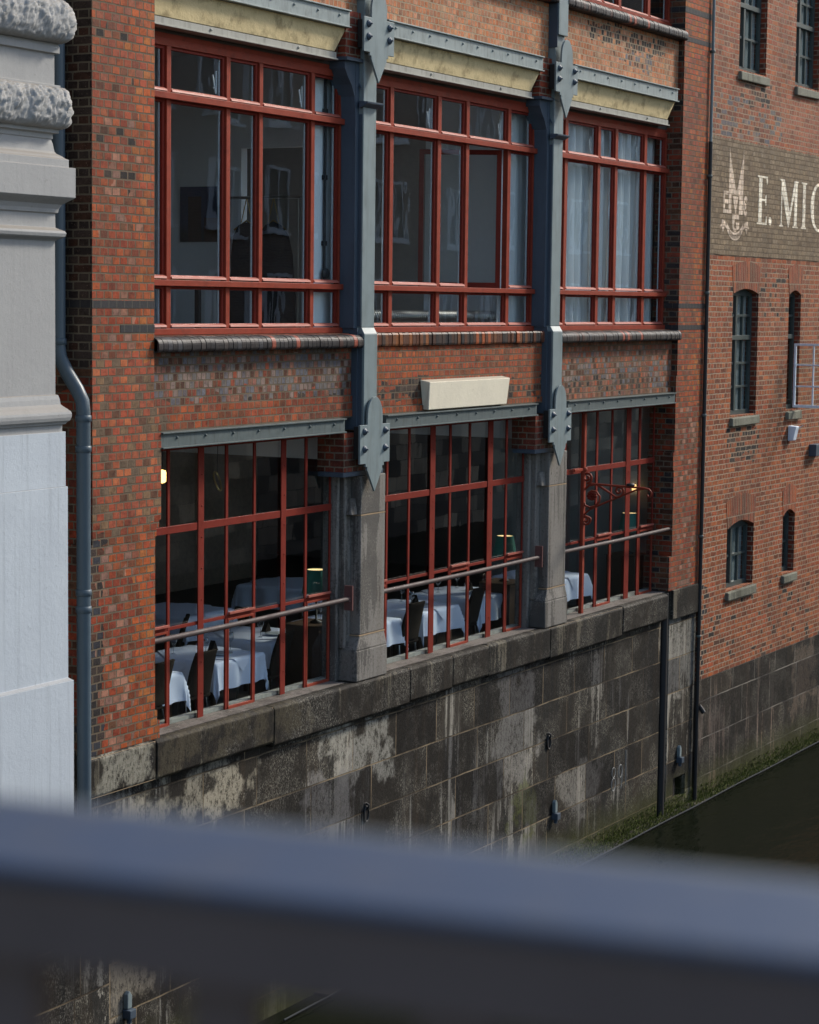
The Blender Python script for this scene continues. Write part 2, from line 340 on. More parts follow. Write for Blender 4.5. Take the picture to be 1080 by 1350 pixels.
M['granite2'] = granite_mat('granite_wall_far', base=(.13, .10, .085), vo=.12, rh=.58, dark=.9, mortar=(.30, .27, .22), patches=[(19.4, 20.4, -6.7, -5.7, (.2, .15, .11), .7)])
M['ledge'] = granite_mat('granite_ledge', base=(.12, .105, .075), joints=False, dark=.8, patches=[(.1, .85, -4.6, -4.2, (.33, .31, .24), .95), (.9, 3.6, -4.5, -4.15, (.12, .10, .06), .5)], algae=False)
M['ledgetop'] = granite_mat('granite_sill', base=(.17, .15, .13), joints=False, dark=.3, algae=False)
M['stonepier'] = granite_mat('granite_pier', base=(.20, .185, .16), joints=False, dark=.40, algae=False, gain=.9)
M['grey'] = plaster_mat('grey_plaster', (.30, .30, .295), .2)
M['greybase'] = plaster_mat('grey_plaster_base', (.41, .45, .49), .5)
M['rock'] = plaster_mat('rough_stone', (.30, .30, .295), .4)
M['red'] = paint_mat('red_window_paint', (.225, .040, .022), .5, .25, (.09, .022, .016), .6, chips=(.38, .14, .09), dstretch=(3, 3, 3), spec=.25)
M['redd'] = paint_mat('dark_red_window_paint', (.16, .022, .014), .55, .25, (.07, .016, .013), .5, dstretch=(3, 3, 3), spec=.2)
M['sillred'] = paint_mat('faded_red_sill', (.30, .085, .06), .5, .2, (.2, .05, .04), .4)
M['steel'] = paint_mat('grey_blue_steel', (.175, .215, .22), .42, .18, (.08, .085, .08), .55, metal=.0, chips=(.10, .06, .035))
M['steelblue'] = paint_mat('dark_blue_steel', (.055, .075, .10), .45, .12, (.025, .03, .035), .35)
M['beam'] = paint_mat('steel_beam_paint', (.23, .265, .26), .45, .2, (.06, .055, .05), .6, dstretch=(5, 5, 1), chips=(.10, .055, .03))
M['beamlow'] = paint_mat('lower_beam_paint', (.085, .105, .105), .5, .25, (.035, .035, .032), .7, dstretch=(5, 5, 1), chips=(.10, .055, .03))
M['angle'] = paint_mat('grey_steel_angle', (.30, .295, .26), .5, .15, (.07, .065, .055), .6)
t = NT('yellow_render'); t.pos(); n = t.noise(3.5, 5, .6, stretch=(1, 1, 1.6)); n2 = t.noise(5, 6, .7, off=(4, 1, 2)); n3 = t.noise(24, 5, .7)
c_ = t.mix(n, (.42, .335, .18), (.66, .54, .31)); c_ = t.mix(t.mr(n2, .50, .66, 0, .7), c_, (.20, .155, .08)); c_ = t.mix(t.mr(n3, .66, .72, 0, .5), c_, (.08, .06, .04))
M['yellow'] = t.bsdf(c_, .85, t.bump(t.math('ADD', n3, t.math('MULTIPLY', n2, 3)), .006, .8), spec=.1)
M['cream'] = plaster_mat('cream_panel', (.70, .64, .50), .15)
M['pane_sky'] = flat('painted_pane_sky', (.30, .34, .34), .9)  # grey-green tone standing in for sky reflected in the warehouse panes
M['glass'] = glass_mat('window_glass')
M['glass2'] = glass_mat('steel_window_glass', wav=.0006, k=1.4, tint=(.93, .96, .96))
M['spacer'] = flat('pale_glazing_strip', (.45, .48, .5), .5)
M['pipe'] = paint_mat('blue_grey_pipe', (.062, .088, .11), .38, .12, (.035, .04, .045), .3)
M['pipe2'] = paint_mat('green_grey_pipe', (.10, .12, .11), .5, .2, (.04, .04, .035), .4)
M['wetpipe'] = flat('wet_pipe', (.045, .048, .05), .9, spec=.05)
M['black'] = flat('black_iron', (.018, .017, .017), .55)
M['rust'] = paint_mat('dull_red_iron', (.12, .055, .05), .38, .2, (.05, .035, .03), .4, spec=.6)
M['rail'] = paint_mat('brown_grey_bar', (.055, .038, .036), .6, .2, (.04, .03, .03), .4)
M['green'] = paint_mat('dark_green_frame', (.05, .065, .062), .45, .15)
M['whitef'] = paint_mat('pale_blue_grey_frame', (.70, .76, .84), .5, .1)
M['sill'] = granite_mat('mossy_sill', base=(.20, .20, .15), joints=False, dark=.25, algae=False)
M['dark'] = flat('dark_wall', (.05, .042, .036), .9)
M['rooml'] = flat('lower_room_wall', (.30, .22, .16), .9, var=.3)
M['roomu'] = flat('upper_room_wall', (.78, .82, .86), .9, var=.04)
M['roomd'] = flat('upper_room_back', (.36, .34, .32), .9)
M['beamw'] = flat('white_ceiling_beam', (.62, .64, .66), .9, var=.03)
M['floor'] = flat('dark_floor', (.05, .04, .033), .5)
M['floor2'] = flat('grey_floor', (.38, .36, .33), .6)
M['wallend'] = flat('pale_end_wall', (.30, .31, .30), .9, var=.05)
M['cloth'] = flat('white_tablecloth', (.74, .79, .93), .85, var=.04)
M['chair'] = flat('brown_fabric', (.032, .024, .018), .95, .1)
M['chrome'] = flat('metal_leg', (.5, .5, .5), .3, metal=1.0)
M['wood'] = flat('dark_wood', (.06, .035, .02), .5)
M['lampsh'] = flat('green_shade', (.06, .26, .20), .7)
M['glow'] = flat('lamp_glow', (1, .75, .4), .5, emis=(1, .66, .30), es=.8)
M['glow2'] = flat('warm_wall_glow', (1, .7, .35), .5, emis=(1, .55, .2), es=1.6)
M['bulb'] = flat('bulb', (1, .8, .5), .5, emis=(1, .62, .18), es=3)
M['brass'] = flat('brass', (.6, .42, .15), .35, metal=1.0)
M['plate'] = flat('glassware', (.6, .65, .7), .15, spec=.8)
t = NT('net_curtain'); t.pos(); d_ = t.n('ShaderNodeBsdfDiffuse'); d_.inputs[0].default_value = (.86, .9, .93, 1); tr_ = t.n('ShaderNodeBsdfTransparent')
tl_ = t.n('ShaderNodeBsdfTranslucent'); tl_.inputs[0].default_value = (.8, .85, .9, 1); ms = t.n('ShaderNodeMixShader'); ms.inputs[0].default_value = .3; t.l(d_.outputs[0], ms.inputs[1]); t.l(tl_.outputs[0], ms.inputs[2])
m2 = t.n('ShaderNodeMixShader'); m2.inputs[0].default_value = .93; t.l(tr_.outputs[0], m2.inputs[1]); t.l(ms.outputs[0], m2.inputs[2]); t.l(m2.outputs[0], t.out.inputs[0]); M['net'] = t.m
M['coat'] = flat('dark_coat', (.018, .018, .018), .8)
M['plastic'] = glass_mat('plastic_film', wav=.01, tint=(.75, .78, .8), k=3.0, sc_=9)
M['bridge'] = paint_mat('blue_grey_railing_paint', (.033, .047, .080), .5, .25, (.06, .06, .065), .6, spec=.4, dstretch=(9, 9, 9))
M['bridged'] = paint_mat('dark_railing_paint', (.085, .070, .068), .9, .15, spec=.05)
M['paleblur'] = paint_mat('pale_blur_edge', (.16, .17, .16), .7, .3)  # pale tone standing in for out-of-focus bright granite
M['concrete'] = plaster_mat('concrete', (.25, .24, .22), .2)
M['cream_paint'] = brick_mat(even=.3, gain=1.1, name='cream_letter_paint', palette=pal((.86, .80, .66), (.9, .84, .70), (.8, .74, .6)), bw=.2368, squash=.5, mortar=(.55, .48, .36), mort=.007, dist=.012, bumpd=.02, streak=.2)
M['pink_paint'] = brick_mat(even=.3, gain=1.1, name='faded_emblem_paint', palette=pal((.62, .50, .39), (.68, .55, .43), (.58, .47, .36)), bw=.2368, squash=.5, mortar=(.38, .3, .22), mort=.007, dist=.012, bumpd=.02, streak=.2)
M['chalk'] = flat('chalk', (.3, .3, .28), .9)
M['white_win'] = flat('white_frame', (.65, .68, .7), .6)
# bull-nosed sill bricks: colour per brick along x
def sillbrick(name, palette):
    t = NT(name); t.pos()
    w = t.n('ShaderNodeTexWhiteNoise', noise_dimensions='1D'); t.l(t.math('FLOOR', t.math('DIVIDE', t.x, .0785)), w.inputs['W'])
    col = t.ramp(w.outputs['Value'], palette); f = t.noise(40, 4, .7)
    col = t.mix(t.mr(f, .4, .7, 0, .4), col, (.03, .028, .026)); up = t.mr(t.nz, .5, 1)
    return t.bsdf(col, .45, t.bump(f, .004, .7), spec=.15)
M['bull'] = sillbrick('bullnose_brick', pal(DK, (.04, .036, .036), (.03, .028, .03), (.05, .042, .04), DK, (.045, .045, .05), DK, (.035, .03, .03), (.06, .03, .025), DK, (.26, .07, .045), DK))
M['header'] = sillbrick('worn_sill_brick', pal((.3, .08, .03), BR2, DK, (.06, .03, .022), BR, (.05, .032, .026), DK, (.22, .08, .03), (.05, .035, .03), BR, DK, (.10, .045, .03)))
M['mortar'] = flat('mortar', (.13, .11, .09), .95)

# ------------------------------------------------------------------ brick building
BLD = thing('brick_building', 'red brick building over the canal with big red framed windows between steel columns', 'building', (7, 1, -4.12))
XR, XL = 13.89, 0.0           # inner face of the far pier / outer face of the near one
TOPZ = 8.6
def pier_left():
    m = MB()
    m.box(0, .948, 0, .40, -1.0, TOPZ)
    # corbelled widening towards the window, then it steps back
    steps = [(-1.08, 1.0), (-1.16, 1.03), (-2.05, 1.063), (-2.12, 1.03), (-2.2, .99)]
    z = -1.0
    for zz, x in steps: m.box(0, x, 0, .40, zz, z); z = zz
    m.box(-.03, .965, -.002, .40, -3.85, -2.2)
    m.box(-.05, 1.0, -.002, .40, -3.95, -3.85); m.box(-.05, 1.04, -.002, .40, -4.12, -3.95)
    m.build('pier', M['pier'], BLD)
    m = MB(); m.box(-.004, .0, .004, 1.2, -4.12, TOPZ); m.box(-.034, -.004, .03, 1.2, -4.12, -2.2)
    m.build('pier_return', M['return'], BLD)
    # two black bands run round the pier
    for z, x0, x1 in ((.075-.154, 0, .948), (-.3, .42, .948)):
        m = MB(); m.box(x0-(.007 if x0 == 0 else 0), x1+.004, -.003, .35 if x0 == 0 else .05, z, z+.068); m.build('black_brick_band', M['black_brick'], BLD)
t = NT('black_glazed_brick'); t.pos(); f = t.noise(30, 4)
j = t.math('LESS_THAN', t.math('FRACT', t.math('DIVIDE', t.math('ADD', t.x, t.y), .1184)), .07)
M['black_brick'] = t.bsdf(t.mix(j, t.mix(f, (.018, .018, .02), (.045, .043, .045)), (.08, .07, .055)), .6, t.bump(f, .003, .6), spec=.15)
pier_left()
m = MB(); m.box(XR, 14.93, 0, .40, -1.0, TOPZ); m.box(XR-.035, 14.93, 0, .40, -2.1, -1.0); m.box(XR-.075, 14.93, -.001, .40, -2.35, -2.1)
m.box(XR-.045, 14.93, 0, .40, -3.6, -2.35); m.box(XR-.14, 14.93, 0, .40, -4.10, -3.6)
m.build('pier', M['pier'], BLD)
m = MB(); m.box(XR-.004, XR, .004, .398, -1.0, TOPZ); m.box(XR-.039, XR-.035, .004, .398, -2.1, -1.0); m.box(XR-.079, XR-.075, .004, .398, -2.35, -2.1)
m.box(XR-.049, XR-.045, .004, .398, -3.6, -2.35); m.box(XR-.144, XR-.14, .004, .398, -4.10, -3.6)
m.build('pier_return', M['return'], BLD)
for z in (.0-.03, -.34, 4.15, 3.75): m = MB(); m.box(XR-.009, 14.934, -.003, .35, z, z+.07); m.build('black_brick_band', M['black_brick'], BLD)
# body of the building behind the facade
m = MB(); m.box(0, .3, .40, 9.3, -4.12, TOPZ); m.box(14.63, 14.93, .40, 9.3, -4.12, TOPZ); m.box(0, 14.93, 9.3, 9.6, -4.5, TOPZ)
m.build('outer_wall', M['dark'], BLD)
m = MB(); m.box(-.1, 15.0, -.12, 9.7, TOPZ, TOPZ+.25); m.build('roof', M['angle'], BLD)

# bays: (upper opening x0,x1), (lower opening x0,x1)
BU = [(.948, 4.74), (5.06, 9.53), (9.86, XR-.004)]
BL = [(.96, 4.585), (5.34, 9.41), (10.0, 13.745)]
SP = [(.948, 4.78), (5.05, 9.56), (9.85, XR-.004)]
mats = ['bay1', 'bay2', 'bay3']
for i, (x0, x1) in enumerate(SP):
    lo = -1.235
    m = MB(); m.box(x0, x1, .09, .38, lo, -.49); m.box(x0, x1, .11, .38, -.49, -.335)
    m.build('spandrel', M[mats[i]], BLD)
    # small corbel row at the bottom (newer bricks)
    m = MB(); m.box(x0, x1, .072, .089, lo, -1.0 if i == 0 else -1.16); m.build('brick_course', M[mats[i] if i else 'pier'], BLD)
    m = MB(); m.box(x0, x1, .09, .38, 3.06, 3.74); m.build('spandrel', M['upper'], BLD)
    # brick sill course
    for z0, z1, bull in ((-.487, -.335, i != 1), (3.745, 3.90, True)):
        m = MB(); mo = MB(); k0 = math.ceil(x0/.0785); k1 = int(x1/.0785)
        for k in range(k0-1, k1+1):
            a = max(x0, k*.0785+.004); b = min(x1, (k+1)*.0785-.004)
            if b-a < .02: continue
            dz = random.uniform(-.003, .003); dy = random.uniform(-.003, .004)
            if bull:
                yf = -.055+dy; r = .075; pr = [(.2, z0+dz), (yf+.035, z0+dz)]
                for q in range(7):
                    an = -PI/2-q*PI/2/6; pr.append((yf+.035+.035*math.cos(an), z0+.035+dz+.035*math.sin(an)))
                for q in range(7):
                    an = PI-q*PI/2/6; pr.append((yf+r+r*math.cos(an), z1-r-.012+dz+r*math.sin(an)))
                pr.append((.2, z1+dz))
            else:
                yf = .055+dy*2; pr = [(.2, z0+dz), (yf, z0+dz+.01), (yf-.006, z0+.03), (yf-.004, z1-.02), (yf+.01, z1+dz), (.2, z1+dz)]
            m.prism(pr[::-1], 'x', a, b)
        ma = M['bull'] if bull else M['header']
        s_ = m.build('sill_course', ma, BLD)
        if bull: mo.box(x0, x1, -.035, .19, z0+.01, z1-.035)
        else: mo.box(x0, x1, .066, .19, z0+.01, z1-.012)
        mo.build('mortar_bed', M['mortar'], s_)

# lower steel beams with rivets, upper beams, yellow lintels, steel angles
def beam(x0, x1, z0, z1, yf, n, par, name='steel_beam', thick=.1):
    m = MB(); m.box(x0, x1, yf+.012, yf+thick, z0, z1); m.box(x0, x1, yf-.012, yf+thick+.005, z1, z1+.014); m.box(x0, x1, yf-.014, yf+thick+.005, z0-.014, z0)
    for k in range(n):
        x = x0+(x1-x0)*(k+.5)/n; m.lathe([(.0, .018), (.009, .016), (.014, .008), (.015, 0)], x+random.uniform(-.015, .015), yf+.012, (z0+z1)/2+.02, 10, 'y')
    return m.build(name, M['beam' if z0 > 0 else 'beamlow'], par, .002)
for (a, b, n) in ((1.063, 4.46, 7), (5.36, 9.22, 8), (10.15, 13.83, 8)): beam(a, b, -1.375, -1.25, -.01, n, BLD)
for (a, b, n) in ((.948, 4.50, 8), (5.30, 9.25, 10), (10.15, 13.70, 8)):
    beam(a, b, 2.885, 3.04, .0, n, BLD)
    m = MB(); e = .20
    vs = [(a, .095, 2.615), (b-.17, .095, 2.615), (b-.17, .3, 2.615), (a, .3, 2.615), (a, .055, 2.868), (b, .055, 2.868), (b, .3, 2.868), (a, .3, 2.868)]
    m.hexa(vs)
    m.build('concrete_lintel', M['yellow'], BLD, .004)
    m = MB(); m.box(a, b-.12, .10, .24, 2.545, 2.612); m.box(a, b-.12, .075, .24, 2.53, 2.545)
    for k in range(2): m.lathe([(.0, .018), (.014, .012), (.016, 0)], a+(b-a)*(.3+.45*k), .10, 2.58, 10, 'y')
    m.build('steel_angle', M['angle'], BLD, .002)
# masonry behind the lintels so no sky shows
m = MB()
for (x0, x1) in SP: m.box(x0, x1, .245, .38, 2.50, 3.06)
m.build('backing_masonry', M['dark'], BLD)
# red brick stacks beside the columns
for cx0, cx1 in ((4.47, 4.88), (9.23, 9.65)):
    m = MB(); m.box(cx0, cx1+.43, .045, .30, 2.577, 3.06); m.build('brick_stack', M['stack'], BLD)
    m = MB(); m.box(cx0+.02, cx1+.43, .03, .36, -1.82, -1.4); m.build('brick_stack', M['stack'], BLD)
for cx0, cx1 in ((4.47, 4.88), (9.23, 9.65)):
    m = MB(); m.box(cx0-.02, cx1+.44, .012, .33, -1.872, -1.822); m.build('bearing_plate', M['steelblue'], BLD, .004)

# ------------------------------------------------------------------ steel columns
def column(xc):
    """xc: left edge of the slim upper shaft"""
    w = .275
    m = MB()
    m.box(xc, xc+w, .0, .30, -.27, 2.56)
    m.hexa([(xc-.03, -.055, -.34), (xc+w-.02, -.055, -.34), (xc+w-.02, .3, -.34), (xc-.03, .3, -.34), (xc, 0, -.27), (xc+w, 0, -.27), (xc+w, .3, -.27), (xc, .3, -.27)])
    m.box(xc-.03, xc+w-.02, -.055, .30, -1.38, -.34)
    m.box(xc, xc+w, -.0, .25, 2.56, 3.36); m.box(xc-.0, xc+w, -.045, .25, 3.36, TOPZ-.002)
    o = m.build('steel_column', M['steel'], BLD, .006)
    s = MB()   # the broad web beside the shaft, with its raised fillet
    s.box(xc-.075, xc-.002, .055, .30, -.28, 2.54); s.box(xc-.055, xc-.032, .02, .30, -1.37, -.28); s.box(xc-.004, xc-.001, .015, .30, -.26, 2.0)
    s.box(xc-.034, xc-.031, -.03, .30, -1.37, -.34); s.box(xc+w, xc+w+.05, .055, .30, -.28, 2.54); s.box(xc-.014, xc-.002, -.03, .25, 3.2, TOPZ-.01)
    # flared capital on the left
    s.prism([(xc-.075, 2.0), (xc-.001, 2.0), (xc-.001, 2.54), (xc-.30, 2.54), (xc-.30, 2.46), (xc-.24, 2.38), (xc-.16, 2.30), (xc-.09, 2.18)], 'y', .06, .30)
    s.box(xc-.34, xc+w+.2, .01, .33, 2.54, 2.575)
    s.build('web', M['steelblue'], o, .004)
    r = MB(); r.prism([(.03, 2.06), (-.02, 2.08), (-.075, 2.11), (-.08, 2.13), (.0, 2.135), (.03, 2.135)][::-1], 'x', xc-.05, xc+w+.03)
    r.prism([(0.02, 2.25), (.13, 2.42), (.26, 2.25), (.26, 2.28), (.13, 2.45), (.02, 2.28)], 'x', xc-.02, xc-.002)
    r.build('collar', M['steelblue'], o, .003)
    for top, tip in ((3.306, 2.333), (-1.015, -2.045)):
        yf = -.10
        p = MB(); c = xc+w/2+.01; hw = .165
        L = [];
        H = top-tip
        shz = top-.42*H*.72   # shoulder
        for k in range(13):
            a = PI*k/12; L.append((c-hw*math.cos(PI-a)*1.0, top-.19+.19*math.sin(a)))
        L = [(c+hw*math.cos(PI*k/12), top-.22+.22*math.sin(PI*k/12)) for k in range(13)]   # right -> left over the top
        zs, zb = top-.30, tip+.31
        out = [(c+hw, zs)]+[]
        pts = [(c+hw, top-.22)]+L[1:-1]+[(c-hw, top-.22), (c-hw, zs), (c-.325, zs+.0), (c-.325, zb), (c-.20, zb), (c-.20, zb-.035), (c-.165, zb-.035), (c-.165, zb-.07), (c, tip),
               (c+.165, zb-.07), (c+.165, zb-.035), (c+.20, zb-.035), (c+.20, zb), (c+.325, zb), (c+.325, zs), (c+hw, zs)]
        p.prism(pts[::-1], 'y', yf, yf+.024)
        pl = p.build('anchor_plate', M['steel'], o, .003)
        for sx in (-.235, .215):
            for z in (zs-.07, zb+.16):
                q = MB(); q.lathe([(.0, .052), (.009, .05), (.011, .03), (.026, .028), (.030, .014), (.040, .012), (.040, .0)], c+sx, yf, z, 12, 'y'); q.build('bolt', M['steelblue'], o)
        d = MB(); d.box(c-.24, c+.24, yf+.025, .03, zb+.05, zs-.02); d.build('packing', M['black'], o)
column(4.79); column(9.575)

# ------------------------------------------------------------------ granite piers under the columns
def stone_pier(x0):
    m = MB()
    xf0, xf1 = x0, x0+.66
    m.box(xf0+.12, xf1, .0, .36, -2.30, -1.875)
    m.box(xf0+.12, xf1, .0, .36, -3.62, -2.31)
    m.hexa([(xf0, -.035, -4.12), (xf1+.02, -.035, -4.12), (xf1+.02, .36, -4.12), (xf0, .36, -4.12), (xf0, -.03, -3.78), (xf1+.02, -.03, -3.78), (xf1+.02, .36, -3.78), (xf0, .36, -3.78)])
    m.hexa([(xf0+.0, -.03, -3.78), (xf1+.02, -.03, -3.78), (xf1+.02, .36, -3.78), (xf0, .36, -3.78), (xf0+.12, .0, -3.625), (xf1, .0, -3.625), (xf1, .36, -3.625), (xf0+.12, .36, -3.625)])
    # stepped jamb on the window side
    m.box(xf0-.02, xf0+.118, .12, .36, -3.76, -1.875); m.box(xf0-.09, xf0-.022, .18, .36, -4.12, -1.875)
    m.hexa([(xf0+.0, .04, -2.30), (xf0+.118, .04, -2.30), (xf0+.118, .2, -2.30), (xf0, .2, -2.30), (xf0+.04, .1, -2.12), (xf0+.118, .06, -2.12), (xf0+.118, .2, -2.12), (xf0+.04, .2, -2.12)])
    o = m.build('stone_pier', M['stonepier'], BLD, .012)
    j = MB(); j.box(xf0+.115, xf1-.004, -.003, .3, -2.311, -2.299); j.build('mortar_joint', M['mortarp'], o)
    j = MB(); j.box(xf0+.10, xf1+.002, -.006, .3, -3.632, -3.62); j.build('mortar_joint', M['mortarp'], o)
M['mortarp'] = flat('pale_joint', (.28, .2, .12), .9)
stone_pier(4.70); stone_pier(9.50)

# ------------------------------------------------------------------ big red timber windows
def upper_window(x0, x1, muls, z0=-.331, z1=2.50, tr=((1.885, 1.947), (.133, .191)), extra=False):
    f = MB(); yf = .232; yb = .30; muls = [(a+.018, b+.018) for a, b in muls]
    f.box(x0, x1, yf, yb, z1-.12, z1-.05); f.box(x0, x1, yf+.02, yb, z1-.05, z1+.05)
    f.box(x0, x1, yf-.03, yb, z0, z0+.06)
    for a, b in tr: f.box(x0, x1, yf-.045, yb, a, b)
    f.box(x1-.05, x1, yf, yb, z0+.06, z1-.12); f.box(x0, x0+.05, yf, yb, z0+.06, z1-.12)
    zs = [z0+.06]+sum([[b, a] for b, a in reversed(tr)], [])+[z1-.12]
    for a, b in muls:
        for k in range(0, len(zs), 2): f.box(a, b, yf, yb, zs[k], zs[k+1])
    win = f.build('window', M['red'], BLD, .004)
    xs = [x0+.05]+[v for ab in muls for v in ab]+[x1-.05]
    for c in range(0, len(xs), 2):
        for k in range(0, len(zs), 2):
            a, b, l, h = xs[c], xs[c+1], zs[k], zs[k+1]
            if b-a < .08: continue
            openc = extra and c == 6 and k == 2
            s = MB(); w = .030; y0, y1 = .254, .298
            if not openc:
                s.box(a+.001, a+w, y0, y1, l+.012, h-.001); s.box(b-w*1.3, b-.001, y0, y1, l+.012, h-.001)
                s.box(a+w, b-w*1.3, y0, y1, h-w, h-.001); s.box(a+w, b-w*1.3, y0, y1, l+.012, l+w)
                s.build('sash', M['redd'], win, .004)
                d = MB(); d.hexa([(a+.003, y0-.035, l+.012), (b-.003, y0-.035, l+.012), (b-.003, y0-.002, l+.012), (a+.003, y0-.002, l+.012), (a+.003, y0-.028, l+.030), (b-.003, y0-.028, l+.030), (b-.003, y0-.002, l+.046), (a+.003, y0-.002, l+.046)])
                d.build('drip_rail', M['sillred'], win, .002)
                g = MB(); gy = .272+random.uniform(-.001, .001); tx = random.uniform(-.005, .005); tz = random.uniform(-.005, .005)
                g.hexa([(a+w, gy, l+w), (b-w*1.3, gy+tx, l+w), (b-w*1.3, gy+tx+.004, l+w), (a+w, gy+.004, l+w), (a+w, gy+tz, h-w), (b-w*1.3, gy+tx+tz, h-w), (b-w*1.3, gy+tx+tz+.004, h-w), (a+w, gy+tz+.004, h-w)])
                g.build('pane', M['glass'], win)
                sp = MB(); sy0, sy1 = .286, .298; q = .012; A, B, L_, H_ = a+w, b-w*1.3, l+w, h-w
                sp.box(A, A+q, sy0, sy1, L_, H_); sp.box(B-q*1.6, B, sy0, sy1, L_, H_); sp.box(A+q, B-q*1.6, sy0, sy1, L_, L_+q); 
                sp.build('glazing_strip', M['spacer'], win)
            else:
                # this casement stands open into the room
                s = MB(); Wd = b-a-.02; ang = R(62); px, py = b-.01, .31
                ux, uy = -math.cos(ang), math.sin(ang); nx, ny = uy*.045, -ux*.045
                def seg(u0, u1, za, zb):
                    s.hexa([(px+ux*u0, py+uy*u0, za), (px+ux*u1, py+uy*u1, za), (px+ux*u1+nx, py+uy*u1+ny, za), (px+ux*u0+nx, py+uy*u0+ny, za), (px+ux*u0, py+uy*u0, zb), (px+ux*u1, py+uy*u1, zb), (px+ux*u1+nx, py+uy*u1+ny, zb), (px+ux*u0+nx, py+uy*u0+ny, zb)])
                seg(0, .06, l, h); seg(Wd-.06, Wd, l, h); seg(.06, Wd-.06, l, l+.07); seg(.06, Wd-.06, h-.06, h)
                s.build('open_sash', M['redd'], win, .003)
                g = MB(); u0, u1 = .06, Wd-.06; o2 = .02
                g.add([(px+ux*u0+nx*.4, py+uy*u0+ny*.4, l+.07), (px+ux*u1+nx*.4, py+uy*u1+ny*.4, l+.07), (px+ux*u1+nx*.4, py+uy*u1+ny*.4, h-.06), (px+ux*u0+nx*.4, py+uy*u0+ny*.4, h-.06)], [(0, 1, 2, 3)])
                g.build('pane', M['glass'], win)
    hd = MB()
    for c in (2, 6):   # little white window stays on the top lights
        if c+1 < len(xs):
            b = xs[c+1]-.075; zz = tr[0][1]+.07; hd.box(b-.012, b, .300, .315, zz, zz+.22); hd.box(b-.05, b-.012, .300, .32, zz+.05, zz+.062)
            hd.hexa([(b-.07, .3, zz+.18), (b-.055, .3, zz+.18), (b-.055, .312, zz+.18), (b-.07, .312, zz+.18), (b-.02, .3, zz), (b-.008, .3, zz), (b-.008, .312, zz), (b-.02, .312, zz)])
    hd.build('window_stay', M['white_win'], win)
    return win
MU = [[(1.457, 1.530), (2.478, 2.548), (3.077, 3.145), (4.085, 4.156)], [(5.775, 5.856), (6.905, 6.991), (7.621, 7.701), (8.737, 8.821)], [(10.407, 10.50), (11.453, 11.54), (12.033, 12.123), (13.045, 13.138)]]
for i in range(3):
    x0, x1 = BU[i]
    if i == 2: x1 = XR-.005
    upper_window(x0, x1, MU[i], extra=(i == 1))
    upper_window(x0, x1, MU[i], 3.93, 6.9, ((6.2, 6.26), (4.44, 4.50)))
m = MB()
for (x0, x1) in SP: m.box(x0, x1, .09, .38, 7.0, TOPZ-.001)
m.build('spandrel', M['upper'], BLD)

# ------------------------------------------------------------------ restaurant windows: riveted steel grids
def lower_window(x0, x1, thin, wide, vents, leftthin=None):
    z0, z1 = -4.12, -1.43; y0, y1 = .248, .266
    f = MB()
    f.box(x0, x1, y0-.008, y1, -2.243, -2.171)
    f.box(x0, x1, y0, y1, z1-.01, z1+.04); f.box(x1-.03, x1, y0, y1, z0, z1)
    f.box(x0, x0+.03, y0, y1, z0, z1)
    for a, b in thin: f.box(a, b, y0-.002, y1, z0, z1)
    f.box(x0, x1, y0+.002, y1-.002, -3.185, -3.150)
    for a, b in wide:
        f.box(a, b, y0-.016, y0-.003, z0-.0, z1); f.box((a+b)/2-.01, (a+b)/2+.03, y0-.003, y1, z0, z1)
        for k in range(9): f.lathe([(.0, .008), (.007, .006), (.009, 0)], (a+b)/2+.01, y0-.016, z0+.25+k*.31, 8, 'y')
    win = f.build('window', M['redd'], BLD, .003)
    ed = sorted([(x0, x0+.03), (x1-.03, x1)]+list(thin)+list(wide))
    for k in range(len(ed)-1):
        a, b = ed[k][1], ed[k+1][0]
        if b-a < .05: continue
        for (l, h) in ((-2.171, z1-.01), (-3.150, -2.243), (z0+.012, -3.185)):
            g = MB(); gy = .256+random.uniform(-.001, .001); g.box(a+.001, b-.001, gy, gy+.004, l, h); g.build('pane', M['glass2'], win)
        if k in vents:
            v = MB(); v.box(a, b, y0-.03, y0-.003, -3.146, -3.122); v.build('vent_flap', M['sillred'], win, .002)
            v = MB(); v.box(a, b, y0-.012, y1, -4.119, -4.085); v.box(a, b, y0-.008, y1, -3.21, -3.186); v.box(a, a+.018, y0-.006, y1, -4.085, -3.21); v.box(b-.018, b, y0-.006, y1, -4.085, -3.21); v.build('vent_frame', M['red'], win, .002)
    return win
lower_window(.97, 4.60, [(1.522, 1.562), (2.535, 2.579), (3.052, 3.092), (4.06, 4.104)], [(2.027, 2.126), (3.56, 3.655)], (0, 3, 6))
lower_window(5.36, 9.39, [(5.82, 5.862), (6.34, 6.382), (7.356, 7.4), (7.862, 7.906), (8.87, 8.916)], [(6.845, 6.967), (8.345, 8.478)], (0, 4, 7))
lower_window(10.12, 13.70, [(10.62, 10.665), (11.648, 11.706), (12.16, 12.21), (13.13, 13.20)], [(11.135, 11.275), (12.65, 12.805)], (0, 3, 6))
m = MB()
for a, b in ((.97, 4.60), (5.36, 9.39), (10.12, 13.70)): m.box(a, b, .28, .36, -4.40, -4.075)
m.build('inner_sill', M['angle'], BLD)

